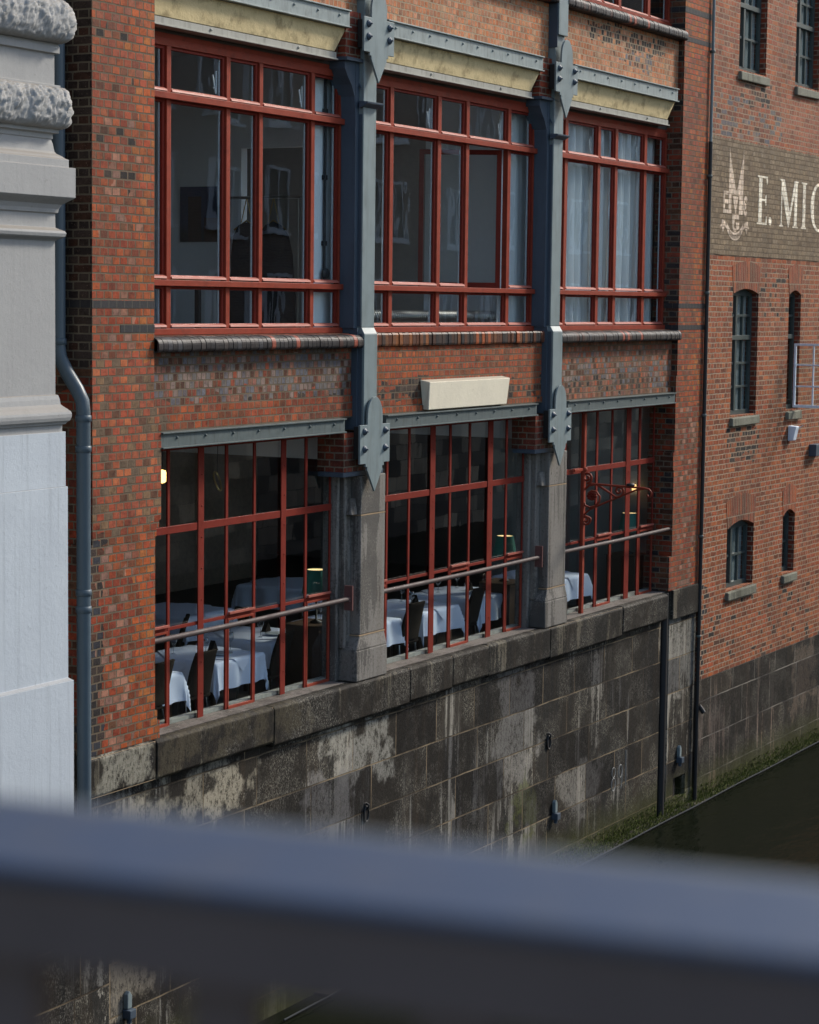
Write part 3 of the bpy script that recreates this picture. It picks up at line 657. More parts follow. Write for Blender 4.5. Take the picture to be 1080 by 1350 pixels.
# ------------------------------------------------------------------ rooms
m = MB(); m.box(.3, 14.63, .36, 9.3, -4.6, -4.5); m.build('room_floor', M['floor'], BLD)
m = MB(); m.box(.3, 14.63, .385, 9.3, -1.22, -1.1); m.build('ceiling', M['beamw'], BLD)
m = MB(); m.box(.3, 14.63, .385, 9.3, -.62, -.5); m.build('room_floor', M['floor2'], BLD)
m = MB(); m.box(.3, 14.63, .385, 9.3, 2.75, 2.85); m.build('ceiling', M['beamw'], BLD)
m = MB(); m.box(.3, 14.63, .385, 9.3, 3.3, 3.4); m.build('room_floor', M['floor2'], BLD)
m = MB(); m.box(.3, 14.63, .385, 9.3, 7.0, 7.1); m.build('ceiling', M['roomd'], BLD)
m = MB(); m.box(4.86, 5.2, .38, 7.6, -1.72, -1.222); m.box(9.66, 10.0, .38, 7.6, -1.72, -1.222); m.build('ceiling_beam', M['beamw'], BLD)
m = MB(); m.box(.305, 14.62, 7.6, 7.8, -4.5, -1.222); m.build('inner_wall', M['stonewall'] if 'stonewall' in M else M['rooml'], BLD)
m = MB(); m.box(14.35, 14.62, .41, 3.2, -4.5, -1.222); m.build('end_wall', M['wallend'], BLD)
m = MB(); m.box(5.10, 5.22, .385, .95, -.5, 2.75); m.box(5.10, 5.22, 1.75, 3.3, -.5, 2.75); m.box(5.10, 5.22, .95, 1.75, 1.7, 2.75)
m.build('partition', M['roomu'], BLD)
m = MB(); m.box(9.90, 10.02, .385, 2.0, -.5, 2.75); m.build('partition', M['roomu'], BLD)
for q_ in ((5.102, 5.218, 3.3, 9.3), (9.902, 10.018, 2.0, 9.3), (.3, 5.1, 6.5, 6.6)): m = MB(); m.box(*q_, -.5, 2.75); m.build('partition', M['roomd'], BLD)
m = MB(); m.tube([(4.60, .36, 2.7), (4.60, .36, .33)], .016, 10); m.lathe([(0, .03), (.06, .025), (.065, 0)], 4.60, .355, .30, 14, 'y')
for z in (.6, 1.3, 2.0): m.box(4.57, 4.63, .345, .38, z, z+.05)
tag(m.build('conduit', M['black'], loc=(4.6, .36, .3)), 'dark vertical conduit ending in a round knob inside the first upper window', 'conduit')

m = MB(); m.box(4.33, 5.09, .386, .42, -.5, 2.75); m.build('inner_wall', M['roomu'], BLD)
# things inside, upstairs
t = NT('city_photo'); t.pos()
sky_ = t.ramp(t.mr(t.z, .5, 1.25), [(0, (.02, .022, .02)), (.35, (.05, .055, .05)), (.5, (.05, .07, .12)), (1, (.03, .05, .11))], False)
tw = t.math('MULTIPLY', t.math('LESS_THAN', t.math('ABSOLUTE', t.math('SUBTRACT', t.y, 2.36)), .09), t.math('LESS_THAN', t.z, 1.17))
tw2 = t.math('MULTIPLY', t.math('LESS_THAN', t.math('ABSOLUTE', t.math('SUBTRACT', t.y, 2.13)), .1), t.math('LESS_THAN', t.z, .93))
c_ = t.mix(t.math('MAXIMUM', tw, tw2), sky_, (.07, .045, .03))
M['photo'] = t.bsdf(c_, .4)
m = MB(); m.box(5.075, 5.099, 1.99, 2.56, .66, 1.28); tag(m.build('picture', M['photo'], loc=(5.09, 2.27, .66)), 'dark unframed city photograph on the wall behind the first upper window', 'picture')
r = thing('clothes_rail', 'horizontal metal clothes rail hung with covered garments behind the first upper window', 'clothes rail', (4.7, 1.3, 1.1))
m = MB(); m.tube([(4.75, .75, 1.13), (4.75, 1.75, 1.13)], .016, 8); m.tube([(4.75, .78, -.5), (4.75, .78, 1.13)], .012, 8); m.tube([(4.75, 1.72, -.5), (4.75, 1.72, 1.13)], .012, 8); m.build('rail', M['chrome'], r)
def garment(y, mat, label, w=.24, z0=.05):
    g = thing('hanging_garment', label, 'garment', (4.75, y, .9), 'garments on the clothes rail')
    m = MB(); m.tube([(4.75, y, 1.13), (4.75, y+.07, .86)], .005, 6); m.tube([(4.75, y, 1.13), (4.75, y-.07, .86)], .005, 6); m.tube([(4.75, y-.16, .78), (4.75, y, .88), (4.75, y+.16, .78)], .01, 6); m.build('hanger', M['brass'], g)
    m = MB(); n = 18; vs = []
    prof = [(.03, .86), (.10, .83), (w*.75, .72), (w*.9, .5), (w, .2), (w*1.1, z0), (w*1.15, z0-.45)]
    for r_, z in prof:
        for k in range(n):
            a = 2*PI*k/n; rr = r_*(1+.07*math.sin(5*a+z*6)); vs.append((4.75+rr*.35*math.cos(a), y+rr*math.sin(a), z))
    m.add(vs, [(i*n+k, i*n+(k+1) % n, (i+1)*n+(k+1) % n, (i+1)*n+k) for i in range(len(prof)-1) for k in range(n)], True); m.build('coat', mat, g)
garment(1.45, M['coat'], 'black coat hanging nearest the far room wall on the rail', .22)
garment(1.1, M['coat'], 'black coat under clear plastic hanging near the window side of the rail', .26)
m = MB(); m.box(3.2, 4.6, 1.2, 2.0, -.02, .02)
r = thing('desk', 'pale wooden desk standing low behind the first upper window', 'desk', (2.9, 1.6, -.5))
m = MB(); m.box(1.9, 3.6, 1.2, 2.0, .22-.01, .25); m.build('desk_top', M['deskw'] if 'deskw' in M else M['brass'], r)
for x, y in ((1.95, 1.25), (3.52, 1.25), (1.95, 1.92), (3.52, 1.92)): m = MB(); m.box(x, x+.05, y, y+.05, -.5, .209); m.build('leg', M['black'], r)
m = MB(); m.tube([(5.3, .55, -.16), (9.0, .55, -.16)], .07, 14)
for k in range(74): m.tube([(5.3+.05*k, .55, -.16), (5.315+.05*k, .55, -.16)], .078, 14)
tag(m.build('foil_duct', M['chrome'], loc=(7, .55, -.25)), 'ribbed silver duct lying inside along the sill of the middle upper window', 'duct')
# net curtains in the third bay, upstairs
for (a, b, lab) in ((8.86, 9.62, 'smooth pale curtain at the right end of the middle upper window'), (10.0, 11.5, 'white net curtain at the left of the third upper window'), (11.52, 13.1, 'white net curtain at the middle of the third upper window'), (13.14, 13.87, 'plain pale curtain at the right edge of the third upper window')):
    m = MB(); n = 150; nz = 8; amp = .055 if 10 < b < 13.5 else .010; vs = []
    for j in range(nz+1):
        z = -.25+(2.75)*j/nz
        for k in range(n+1):
            x = a+(b-a)*k/n; yy = .415+amp*(math.sin(x*34+math.sin(x*7)*2+j*.12)+.5*math.sin(x*61+1.3)); vs.append((x, yy, z))
    m.add(vs, [(j*(n+1)+k, j*(n+1)+k+1, (j+1)*(n+1)+k+1, (j+1)*(n+1)+k) for j in range(nz) for k in range(n)], True)
    tag(m.build('curtain', M['net'], loc=((a+b)/2, .4, -.25)), lab, 'curtain', 'net curtains upstairs')

# ------------------------------------------------------------------ restaurant furniture
FL = -4.5
def make_chair():
    r = thing('dining_chair', 'x', 'chair', (0, 0, 0), 'dining chairs at the white tables')
    # the back is towards -y
    m = MB(); n = 9; vs = []; prof = []
    for j in range(n+1):
        f = j/n; z = .47+.46*f; w = .185-.02*f+.012*math.sin(f*PI); y = -.20-.05*f-.06*f*f
        prof.append((w, y, z))
    for w, y, z in prof: vs += [(-w, y-.018, z), (-w*.5, y-.034, z), (w*.5, y-.034, z), (w, y-.018, z), (w, y+.02, z), (w*.5, y+.006, z), (-w*.5, y+.006, z), (-w, y+.02, z)]
    fs = [(i*8+k, i*8+(k+1) % 8, (i+1)*8+(k+1) % 8, (i+1)*8+k) for i in range(n) for k in range(8)]+[tuple(range(7, -1, -1)), tuple(n*8+k for k in range(8))]
    m.add(vs, fs, True); m.build('backrest', M['chair'], r, .006)
    m = MB(); m.hexa([(-.20, -.22, .42), (.20, -.22, .42), (.21, .22, .42), (-.21, .22, .42), (-.20, -.22, .47), (.20, -.22, .47), (.21, .22, .48), (-.21, .22, .48)]); m.build('seat', M['chair'], r, .02, 3)
    for sx, sy in ((-1, -1), (1, -1), (-1, 1), (1, 1)):
        m = MB(); m.tube([(sx*.17, sy*.17, .42), (sx*.21, sy*.23, 0)], .010, 8); m.build('leg', M['chrome'], r)
    return r
CH = make_chair()
chairs = [(1.96, .90, 4, 'brown high backed chair at the near left window table, beside the brick pier'), (2.76, .92, -3, 'brown high backed chair between the two white tables of the first lower window'),
          (4.27, .92, 5, 'brown high backed chair at the right side of the first lower window'), (6.1, .9, 2, 'brown chair half hidden behind the first stone pier, middle lower window'),
          (7.24, .9, -4, 'brown high backed chair left of centre in the middle lower window'), (8.9, .92, 3, 'brown high backed chair right of centre in the middle lower window')]
for k, (x, y, a, lab) in enumerate(chairs):
    if k == 0: CH.location = (x, y, FL); CH.rotation_euler.z = R(a); CH['label'] = lab
    else: dup(CH, (x, y, FL), R(a), lab)
dup(CH, (3.2, 2.55, FL), R(175), 'dim brown chair deep in the room behind the first lower window'); dup(CH, (4.6, 2.5, FL), R(30), 'dim brown chair in the second row, right of the first window')

def cloth_mesh(a, b, c, top, rot=0, seed=0, n=46):
    """square cloth of half-size c over a table a x b (half sizes), corners hang lowest"""
    rnd = random.Random(seed); ph = rnd.uniform(0, 6); m = MB(); vs = []
    ca, sa = math.cos(rot), math.sin(rot)
    for j in range(n+1):
        for i in range(n+1):
            s, t_ = -c+2*c*i/n, -c+2*c*j/n
            x, y = s*ca-t_*sa, s*sa+t_*ca
            ex, ey = max(-a, min(a, x)), max(-b, min(b, y))
            dx, dy = x-ex, y-ey; d = math.hypot(dx, dy)
            if d < 1e-6: vs.append((x, y, top)); continue
            nx, ny = dx/d, dy/d; ang = math.atan2(ny, nx)
            corner = min(abs(nx), abs(ny))*1.41
            fold = .022*math.sin((ex+ey)*17+ph)*min(1, d*5)+.05*corner*min(1, d*4)*(.6+.5*math.sin(ang*8+ph))
            off = .012+min(d, .03)*.6+.05*d+fold
            vs.append((ex+nx*off, ey+ny*off, top-max(0, d-.01)*.97))
    m.add(vs, [(j*(n+1)+i, j*(n+1)+i+1, (j+1)*(n+1)+i+1, (j+1)*(n+1)+i) for j in range(n) for i in range(n)], True)
    return m
def table(x, y, a, b, lab, glasses=True, seed=0, rot=0):
    g = 'restaurant tables under white cloths'
    r = thing('dining_table', 'table under '+lab, 'table', (x, y, FL), g)
    m = MB(); m.box(x-a+.02, x+a-.02, y-b+.02, y+b-.02, FL+.71, FL+.735); m.build('table_top', M['wood'], r)
    for sx in (-1, 1):
        for sy in (-1, 1): m = MB(); m.box(x+sx*(a-.08)-.02, x+sx*(a-.08)+.02, y+sy*(b-.08)-.02, y+sy*(b-.08)+.02, FL, FL+.709); m.build('leg', M['wood'], r)
    m = cloth_mesh(a, b, max(a, b)+.31, .742, rot, seed); o = m.build('tablecloth', M['cloth']); o.location = (x, y, FL)
    tag(o, lab[0:1]+lab[1:], 'tablecloth', 'white tablecloths')
    m = cloth_mesh(a+.012, b+.012, max(a, b)*.98, .752, R(45)+rot, seed+5, 36)
    u = m.build('overlay', M['cloth'], None); u.parent = o
    if glasses:
        for k in range(4):
            gx, gy = x+(-.28 if k % 2 else .25)*a*2, y+(-.22 if k < 2 else .22)*b*2
            m = MB(); m.lathe([(.0, .001), (.032, .002), (.006, .01), (.005, .09), (.012, .1), (.034, .13), (.037, .17), (.030, .21), (.028, .21), (.035, .17)], 0, 0, 0, 14)
            q = m.build('wine_glass', M['plastic']); q.location = (gx, gy, FL+.757)
            tag(q, 'wine glass on %s' % lab, 'wine glass', 'wine glasses on '+lab[:40])
        m = MB(); m.lathe([(0, .004), (.07, .004), (.12, .018), (.118, .022), (.07, .01), (0, .01)], 0, 0, 0, 22)
        q = m.build('plate', M['plate']); q.location = (x-.02, y-b*.55, FL+.757); tag(q, 'plate on '+lab, 'plate')
        m = MB(); m.prism([(-.06, 0), (.06, 0), (.0, .11)], 'y', -.03, .03)
        q = m.build('napkin', M['chair']); q.location = (x+.16, y-.02, FL+.757); tag(q, 'folded dark napkin on '+lab, 'napkin')
table(2.02, 1.20, .44, .46, 'white cloth on the table nearest the brick pier', seed=1)
table(3.55, 1.20, .45, .46, 'white cloth with hanging point, right table in first window', seed=2)
table(6.60, 1.21, .46, .46, 'white cloth on left table of the middle window', seed=3)
table(8.08, 1.20, .46, .46, 'white cloth on centre table of the middle window', seed=4)
table(9.62, 1.22, .50, .48, 'white cloth on right table of the middle window', seed=6)
table(11.95, 1.20, .50, .48, 'white cloth on the table in the third window', seed=8)
table(5.06, 1.48, .44, .46, 'white cloth on the table beside the glowing lamp, first window', seed=21)
table(3.6, 3.3, .5, .5, 'dim white cloth in second row, first window', False, 9)
table(6.2, 3.4, .5, .5, 'dim white cloth in second row near the stone pier', False, 11)
table(9.2, 3.6, .5, .5, 'dim white cloth in second row, middle window', False, 12)

def lamp(x, y, z, lab):
    r = thing('table_lamp', lab, 'lamp', (x, y, z-.36), 'green shaded table lamps')
    m = MB(); m.lathe([(.115, 0), (.10, .01), (.175, -.27)][::1] if False else [(.165, -.27), (.11, 0)], x, y, z, 24); m.lathe([(.162, -.27), (.107, 0)], x, y, z, 24); s = m.build('lamp_shade', M['lampsh'], r)
    m = MB(); m.lathe([(.105, -.004), (.02, -.03)], x, y, z, 24); m.build('shade_glow', M['glow'], s)
    m = MB(); m.lathe([(.07, -.60), (.07, -.585), (.012, -.56), (.012, -.2)], x, y, z, 14); m.build('stem', M['black'], r)
    q = thing('sideboard', 'dark stand below the '+lab.replace('glowing ', ''), 'sideboard', (x, y, FL), 'dark stands under the lamps')
    m = MB(); m.box(x-.25, x+.25, y-.2, y+.25, FL+.06, z-.605); m.build('cabinet', M['wood'], q, .006)
    m = MB(); m.box(x-.27, x+.27, y-.215, y+.27, z-.605, z-.602); m.build('top', M['wood'], q)
lamp(5.09, .72, -2.97, 'green table lamp glowing at the right of the first lower window')
lamp(10.0, .80, -3.02, 'green table lamp glowing at the right of the middle lower window')
lamp(13.95, .72, -3.02, 'green table lamp before the pale wall in the third lower window')
def wall_lamp(x, y, z, lab, on):
    r = thing('hanging_lamp', lab, 'lamp', (x, y, z), 'small lamps in the restaurant')
    m = MB(); m.lathe([(0, .08), (.035, .07), (.055, .02), (.05, -.04), (.02, -.06), (0, -.065)], x, y, z, 16)
    m.build('globe', M['bulb'] if on else M['brass'], r)
    m = MB(); m.tube([(x, y, z+.09), (x, y, -1.2)], .006, 6); m.build('cord', M['black'], r)
wall_lamp(3.22, 1.5, -1.86, 'bright yellow globe lamp beside the brick pier, first lower window', True)
r = thing('round_mirror', 'small tilted brass ringed mirror hanging high in the first lower window', 'mirror', (4.27, 1.5, -1.97))
m = MB(); ring = [(4.27+.05*math.cos(a)+.02*math.sin(a), 1.5+.05*math.sin(a), -1.97+.10*math.sin(a)) for a in [2*PI*k/20 for k in range(21)]]; m.tube(ring, .012, 6); m.build('ring', M['brass'], r)
m = MB(); m.tube([(4.27, 1.5, -1.87), (4.27, 1.5, -1.2)], .004, 6); m.build('cord', M['black'], r)
m = MB(); m.lathe([(0, .05), (.03, .05), (.035, 0), (.03, -.05), (0, -.05)], 14.29, .80, -2.68, 14); tag(m.build('wall_light', M['glow2'], loc=(14.29, .8, -2.7)), 'warm wall light glowing on the pale wall above the third window lamp', 'lamp')

# ------------------------------------------------------------------ safety bars across the lower windows
def bar(x0, x1, lab, rb=True, lb=False):
    r = thing('safety_bar', lab, 'bar', ((x0+x1)/2, .04, -3.21), 'safety bars across the restaurant windows')
    m = MB(); m.tube([(x0, .045, -3.205), ((x0+x1)/2, .045, -3.212), (x1, .045, -3.205)], .027, 14); m.build('rail', M['rail'], r)
    m = MB()
    if rb: m.box(x1-.012, x1+.012, .0, .10, -3.33, -3.06); m.box(x1-.04, x1, .02, .07, -3.235, -3.18)
    else: m.lathe([(0, 0)]*0+[(.045, -.01), (.045, .01)], x1, .045, -3.205, 14)
    m.build('bracket', M['rust'], r)
bar(.93, 4.66, 'brown iron bar across the first lower window, from brick pier to stone pier')
bar(5.36, 9.46, 'brown iron bar across the middle lower window between two stone piers')
bar(10.16, 13.83, 'brown iron bar across the third lower window, ending at the far brick pier', False)

# ------------------------------------------------------------------ wrought iron sign bracket
X_ = 11.0
r = thing('scroll_bracket', 'red wrought iron scroll bracket projecting from a post at the third lower window', 'bracket', (X_, .13, -4.1))
m = MB(); m.box(X_-.035, X_+.035, .12, .17, -4.115, -1.44); m.box(X_-.3, X_-.03, .13, .15, -2.20, -2.16); m.lathe([(0, .03), (.03, .02), (.035, 0)], X_, .12, -2.18, 10, 'y'); m.build('post', M['red'], r, .006)
def spiral(cy, cz, r0, turns, a0, d=1, n=34):
    out = []
    for k in range(n):
        f = k/(n-1); a = a0+d*f*turns*2*PI; rr = r0*(1-.8*f); out.append((X_, cy+rr*math.cos(a), cz+rr*math.sin(a)))
    return out
m = MB(); q = .016
m.tube([(X_, .09, -2.362), (X_, -.25, -2.375), (X_, -.72, -2.385), (X_, -.80, -2.40), (X_, -.835, -2.44), (X_, -.825, -2.49), (X_, -.79, -2.50), (X_, -.775, -2.47)], q*.9, 8)
m.tube([(X_, .13, -2.79), (X_, .05, -2.715), (X_, -.15, -2.62), (X_, -.42, -2.50), (X_, -.62, -2.415), (X_, -.75, -2.39)], q*.8, 8)
m.tube([(X_, .09, -2.362)]+spiral(.09, -2.285, .078, 1.5, -PI/2, -1)[1:], q, 8)
m.tube([(X_, .13, -2.79)]+spiral(.10, -2.85, .075, 1.5, PI*.8, 1)[1:], q, 8)
m.tube([(X_, -.06, -2.375), (X_, -.2, -2.45), (X_, -.33, -2.525), (X_, -.40, -2.515)]+spiral(-.375, -2.44, .075, 1.4, -PI*.45, -1)[2:], q, 8)
m.tube([(X_, -.04, -2.37), (X_, .06, -2.39), (X_, .14, -2.46), (X_, .155, -2.56), (X_, .11, -2.66), (X_, .04, -2.685), (X_, -.04, -2.66)], q, 8)
m.tube([(X_, -.04, -2.66), (X_, -.09, -2.60), (X_, -.10, -2.53), (X_, -.05, -2.47), (X_, .02, -2.46), (X_, .07, -2.50)], q, 8)
m.build('scroll', M['rust2'] if 'rust2' in M else M['red'], r)
m = MB()
for k in range(8):
    a = 2*PI*k/8; m.lathe([(0, .02), (.03, .012), (.034, -.012), (0, -.02)], X_+.0, .015+.042*math.cos(a), -2.53+.042*math.sin(a), 10)
m.lathe([(0, .03), (.02, .02), (.025, 0), (0, -.03)], X_, .015, -2.53, 10); m.build('rosette', M['redd'], r)
m = MB(); m.lathe([(0, .03), (.05, .025), (.06, .0), (.05, -.008), (0, -.01)], X_, -.537, -2.36, 16); m.build('cap', M['black'], r)

# blank cream panel over the middle restaurant window
m = MB(); m.hexa([(6.34, .0, -1.215), (8.36, .0, -1.215), (8.36, .088, -1.215), (6.36, .088, -1.215), (6.31, -.03, -.895), (8.38, -.03, -.895), (8.38, .088, -.872), (6.29, .088, -.872)])
tag(m.build('blank_panel', M['cream'], None, .008, loc=(7.2, 0, -1.2)), 'blank cream stone panel fixed to the brickwork above the middle lower window', 'panel')

# ------------------------------------------------------------------ quay wall
Q = thing('quay_wall', 'dark streaked granite quay wall with projecting ledge under the restaurant windows', 'wall', (7, 0, -7.6))
m = MB(); m.box(-.12, 13.62, .05, .6, -9, -4.53); m.box(13.86, 14.15, .02, .6, -9, -4.53); m.box(14.15, 14.62, .02, .6, -6.93, -4.53); m.box(14.15, 14.62, .02, .6, -9, -7.24); m.box(14.62, 14.93, .02, .6, -9, -4.53)
m.box(13.62, 13.86, .25, .6, -9, -4.12); m.box(14.15, 14.62, .45, .6, -7.24, -6.93); m.box(-9, -.12, .05, .6, -9, -5.35)
m.build('wall_face', M['granite'], Q, .004)
m = MB(); m.box(14.36, 14.41, .1, .14, -7.24, -6.93); m.build('drain_bar', M['black'], Q)
xs = [-.12, .93, 3.0, 5.9, 6.95, 7.9, 9.66, 12.0, 13.62]
for a, b in zip(xs[:-1], xs[1:]):
    y = -.045+random.uniform(-.006, .006); zt = -4.118+random.uniform(-.004, .002); zb = -4.53+(random.choice([0, .02, -.02]))
    m = MB(); m.prism([(.50, zb), (y+.03, zb), (y, zb+.03), (y-.004, zt-.03), (y+.03, zt-.004), (.50, zt)][::-1], 'x', a+.006, b-.006)
    m.build('ledge_block', M['ledge'], Q, .012)
m = MB(); m.box(13.86, 14.93, -.035, .5, -4.53, -4.10); m.build('ledge_block', M['ledge'], Q, .012)
m = MB(); m.box(-.1, 13.6, -.028, .45, -4.50, -4.135); m.build('joint_fill', M['mortarp'], Q)
for a, b in BL:
    m = MB(); m.box(a, b, .05, .28, -4.119, -4.112); m.build('sill_slab', M['ledgetop'], Q)
# chalked number
def strokes(pls, w, name, parent, mat, y):
    m = MB()
    for pl in pls:
        m.tube([(x, y, z) for x, z in pl], w, 6)
    return m.build(name, mat, parent)
cx, cz = 12.0, -6.62
eight = [(cx+.07*math.cos(a), cz+.0+.09*math.sin(a)) for a in [k*PI/6 for k in range(13)]]; eight2 = [(cx+.06*math.cos(a), cz+.17+.07*math.sin(a)) for a in [k*PI/6 for k in range(13)]]
nine = [(cx+.24+.06*math.cos(a), cz+.15+.09*math.sin(a)) for a in [k*PI/6 for k in range(13)]]+[(cx+.29, cz+.0), (cx+.26, cz-.10)]
strokes([eight, eight2, nine, [(cx+.42, cz+.42), (cx+.43, cz-.08)]], .006, 'chalk_number', Q, M['chalk'], .048)
Q2 = thing('quay_wall', 'brown granite quay wall with pale joints below the painted warehouse', 'wall', (20, 0, -7.6))
m = MB(); m.box(14.935, 46, -.01, .6, -9, -5.592); m.build('wall_face', M['granite2'], Q2, .006)

# moss along the waterline (clumps on a narrow bench)
m = MB(); m.box(4, 46, -.16, .05, -9, -7.40)
bench = m.build('mooring_step', M['ledge'], Q, .01)
m = MB(); rnd = random.Random(4)
for k in range(15000):
    x = 7+rnd.random()**1.2*17; f = rnd.random(); y0 = -.15+.18*f if x < 14.9 else -.15+.13*f; z0 = -7.40
    if rnd.random() < .45: y0 = .045 if x < 13.6 else (.012 if x < 14.93 else -.018); z0 = -7.40+rnd.random()**2.5*.18
    cl = noise.noise(Vector((x*2.2, y0*9, 3)))
    if cl < -.6: continue
    s_ = rnd.uniform(.006, .02); a = rnd.uniform(0, 2*PI)
    m.add([(x-s_*math.cos(a), y0-s_*math.sin(a)*.5, z0), (x+s_*math.cos(a), y0+s_*math.sin(a)*.5, z0), (x+rnd.uniform(-.01, .01), y0-rnd.uniform(0, .012), z0+rnd.uniform(.015, .045))], [(0, 1, 2)])
t = NT('moss'); t.pos(); f = t.noise(8, 4)
M['moss'] = t.bsdf(t.mix(f, (.03, .045, .008), (.15, .17, .018)), .9)
tag(m.build('moss', M['moss'], loc=(14, 0, -7.4)), 'bright green moss along the foot of the quay walls', 'moss', kind='stuff')
m = MB(); m.tube([(3+k*.5, -.19, -7.385+.004*math.sin(k)) for k in range(80)], .011, 8)
tag(m.build('waterline_pipe', M['wetpipe'], loc=(20, -.2, -7.4)), 'thin pale pipe running along the waterline', 'pipe')

# fittings on the quay wall
def ring(x, z, lab):
    r = thing('mooring_ring', lab, 'mooring ring', (x, .05, z), 'iron mooring rings in the quay wall')
    m = MB(); m.tube([(x+.05*math.cos(a), .035, z+.085*math.sin(a)) for a in [2*PI*k/18 for k in range(19)]], .011, 8); m.build('ring', M['black'], r)
    m = MB(); m.box(x-.035, x+.035, .04, .052, z-.09, z+.13); m.tube([(x, .05, z+.05), (x, .01, z+.08), (x, .01, z+.11), (x, .05, z+.12)], .014, 8); m.build('backplate', M['black'], r, .02)
ring(5.07, -5.66, 'rusty mooring ring in the quay wall below the first stone pier'); ring(9.83, -5.66, 'rusty mooring ring in the quay wall below the second stone pier')
def fitting(x, z, lab, y=.05):
    r = thing('wall_fitting', lab, 'fitting', (x, y, z), 'grey metal fittings on the quay wall')
    m = MB(); m.prism([(x-.035, z-.02), (x+.035, z-.02), (x+.04, z+.10), (x+.0, z+.15), (x-.035, z+.12)], 'y', y-.05, y); m.build('hood', M['steel'], r, .008)
    m = MB(); m.box(x-.05, x+.05, y-.09, y, z-.11, z-.025); m.lathe([(.025, -.16), (.03, -.11)], x, y-.04, z, 10); m.build('socket', M['steelblue'], r, .01)
fitting(10.03, -6.60, 'small grey metal fitting low on the quay wall, middle of the three'); fitting(14.30, -6.60, 'small grey metal fitting near the corner pipe, farthest of the three', .02); fitting(.57, -6.60, 'small grey metal fitting below the drainpipe outlet, nearest of the three')

# pipes
r = thing('drainpipe', 'dark blue grey drainpipe with a swan neck between grey building and brick pier', 'drainpipe', (-.2, 0, -6))
pth = [(-.15, .26, 8.5), (-.15, .26, -.42), (-.155, .24, -.52), (-.18, .14, -.66), (-.195, .02, -.80), (-.20, -.04, -.9), (-.20, -.05, -1.0), (-.20, -.05, -1.1), (-.195, -.05, -5.86), (-.185, -.058, -5.95), (-.15, -.085, -6.05), (-.07, -.14, -6.15)]
m = MB(); m.tube(pth, .063, 20, caps=False); m.build('pipe', M['pipe'], r)
for z, x, y in ((-.38, -.15, .26), (-1.05, -.20, -.05), (-1.32, -.20, -.05), (-2.6, -.20, -.05), (-2.75, -.20, -.05), (2.6, -.15, .26)):
    m = MB(); m.lathe([(.062, -.03), (.071, -.026), (.071, .026), (.062, .03)], x, y, z, 20); m.build('collar', M['pipe'], r)
m = MB(); m.tube([(-.10, -.12, -6.11), (-.055, -.151, -6.172)], .072, 20, caps=False); m.build('outlet', M['pipe'], r)
r = thing('drainpipe', 'thin green grey pipe running down the joint between the two brick buildings', 'drainpipe', (14.93, -.03, -7.3))
m = MB(); m.tube([(14.90, -.035, 8.3), (14.90, -.035, 2.4)], .022, 10); m.build('pipe', M['steel'], r)
m = MB(); m.tube([(14.90, -.035, 2.4), (14.90, -.035, -6.0), (14.90, -.035, -7.41)], .030, 10)
m.tube([(14.93, -.05, -5.95), (14.955, -.08, -6.0), (14.965, -.12, -6.06)], .036, 10); m.build('lower_pipe', M['black'], r)
for z in (3.7, 1.9, .2, -1.6, -3.4, -4.9): m = MB(); m.lathe([(.03, -.02), (.038, -.015), (.038, .015), (.03, .02)], 14.90, -.035, z, 12); m.build('clip', M['pipe2'], r)
m = MB(); m.tube([(13.74, .06, -4.13), (13.74, .06, -7.41)], .065, 14); tag(m.build('downpipe', M['black'], loc=(13.74, .06, -7.4)), 'black pipe down the slot in the quay wall under the far brick pier', 'drainpipe')

# ------------------------------------------------------------------ warehouse on the right
W = thing('warehouse', 'old brick warehouse with small dark green windows and a painted name', 'building', (22, 1, -5.6))
wins = []   # x0,x1,z0,z1,rise
for x0 in (16.08, 18.64, 21.25, 23.9, 26.5):
    wide = (x0 < 17 or x0 > 20)
    wins.append((x0, x0+1.19, 3.565, 5.6, .12)); wins.append((x0, x0+(1.13 if wide else .60), -1.66, .20, .08)); wins.append((x0, x0+(1.19 if wide else .60), -4.345, -3.40, .10))
XW1 = 40
def wallwithholes():
    m = MB(); rows = [(-5.59, -4.345, None), (-4.345, -3.22, 2), (-3.22, -1.66, None), (-1.66, .36, 1), (.36, 3.565, None), (3.565, 5.80, 0), (5.80, 8.9, None)]
    y0, y1 = .0, .5; ms = MB()
    for a, b, k in rows:
        if k is None: m.box(14.935, XW1, y0, y1, a, b); continue
        x = 14.935
        for w in wins[k::3]:
            m.box(x, w[0], y0, y1, a, b)
            n = 10; pts = [(w[0], b), (w[0], w[3])]+[(w[0]+(w[1]-w[0])*q/n, w[3]+w[4]*math.sin(PI*q/n)) for q in range(1, n)]+[(w[1], w[3]), (w[1], b)]
            for q in range(n):
                xa = w[0]+(w[1]-w[0])*q/n; xb = w[0]+(w[1]-w[0])*(q+1)/n; za = w[3]+w[4]*math.sin(PI*q/n); zb = w[3]+w[4]*math.sin(PI*(q+1)/n)
                m.hexa([(xa, y0, za), (xb, y0, zb), (xb, y1, zb), (xa, y1, za), (xa, y0, b), (xb, y0, b), (xb, y1, b), (xa, y1, b)])
            x = w[1]
        m.box(x, XW1, y0, y1, a, b)
    m.build('wall', M['ware'], W)
wallwithholes()
m = MB(); m.box(14.94, XW1, .5, 9, 8.9, 9.1); m.build('roof', M['angle'], W)
m = MB(); m.box(14.94, XW1, 9, 9.3, -5.5, 8.9); m.box(XW1-.3, XW1, .5, 9, -5.5, 8.9); m.box(14.94, XW1-.3, 3.5, 3.6, -5.4, 8.8); m.build('back_wall', M['dark'], W)
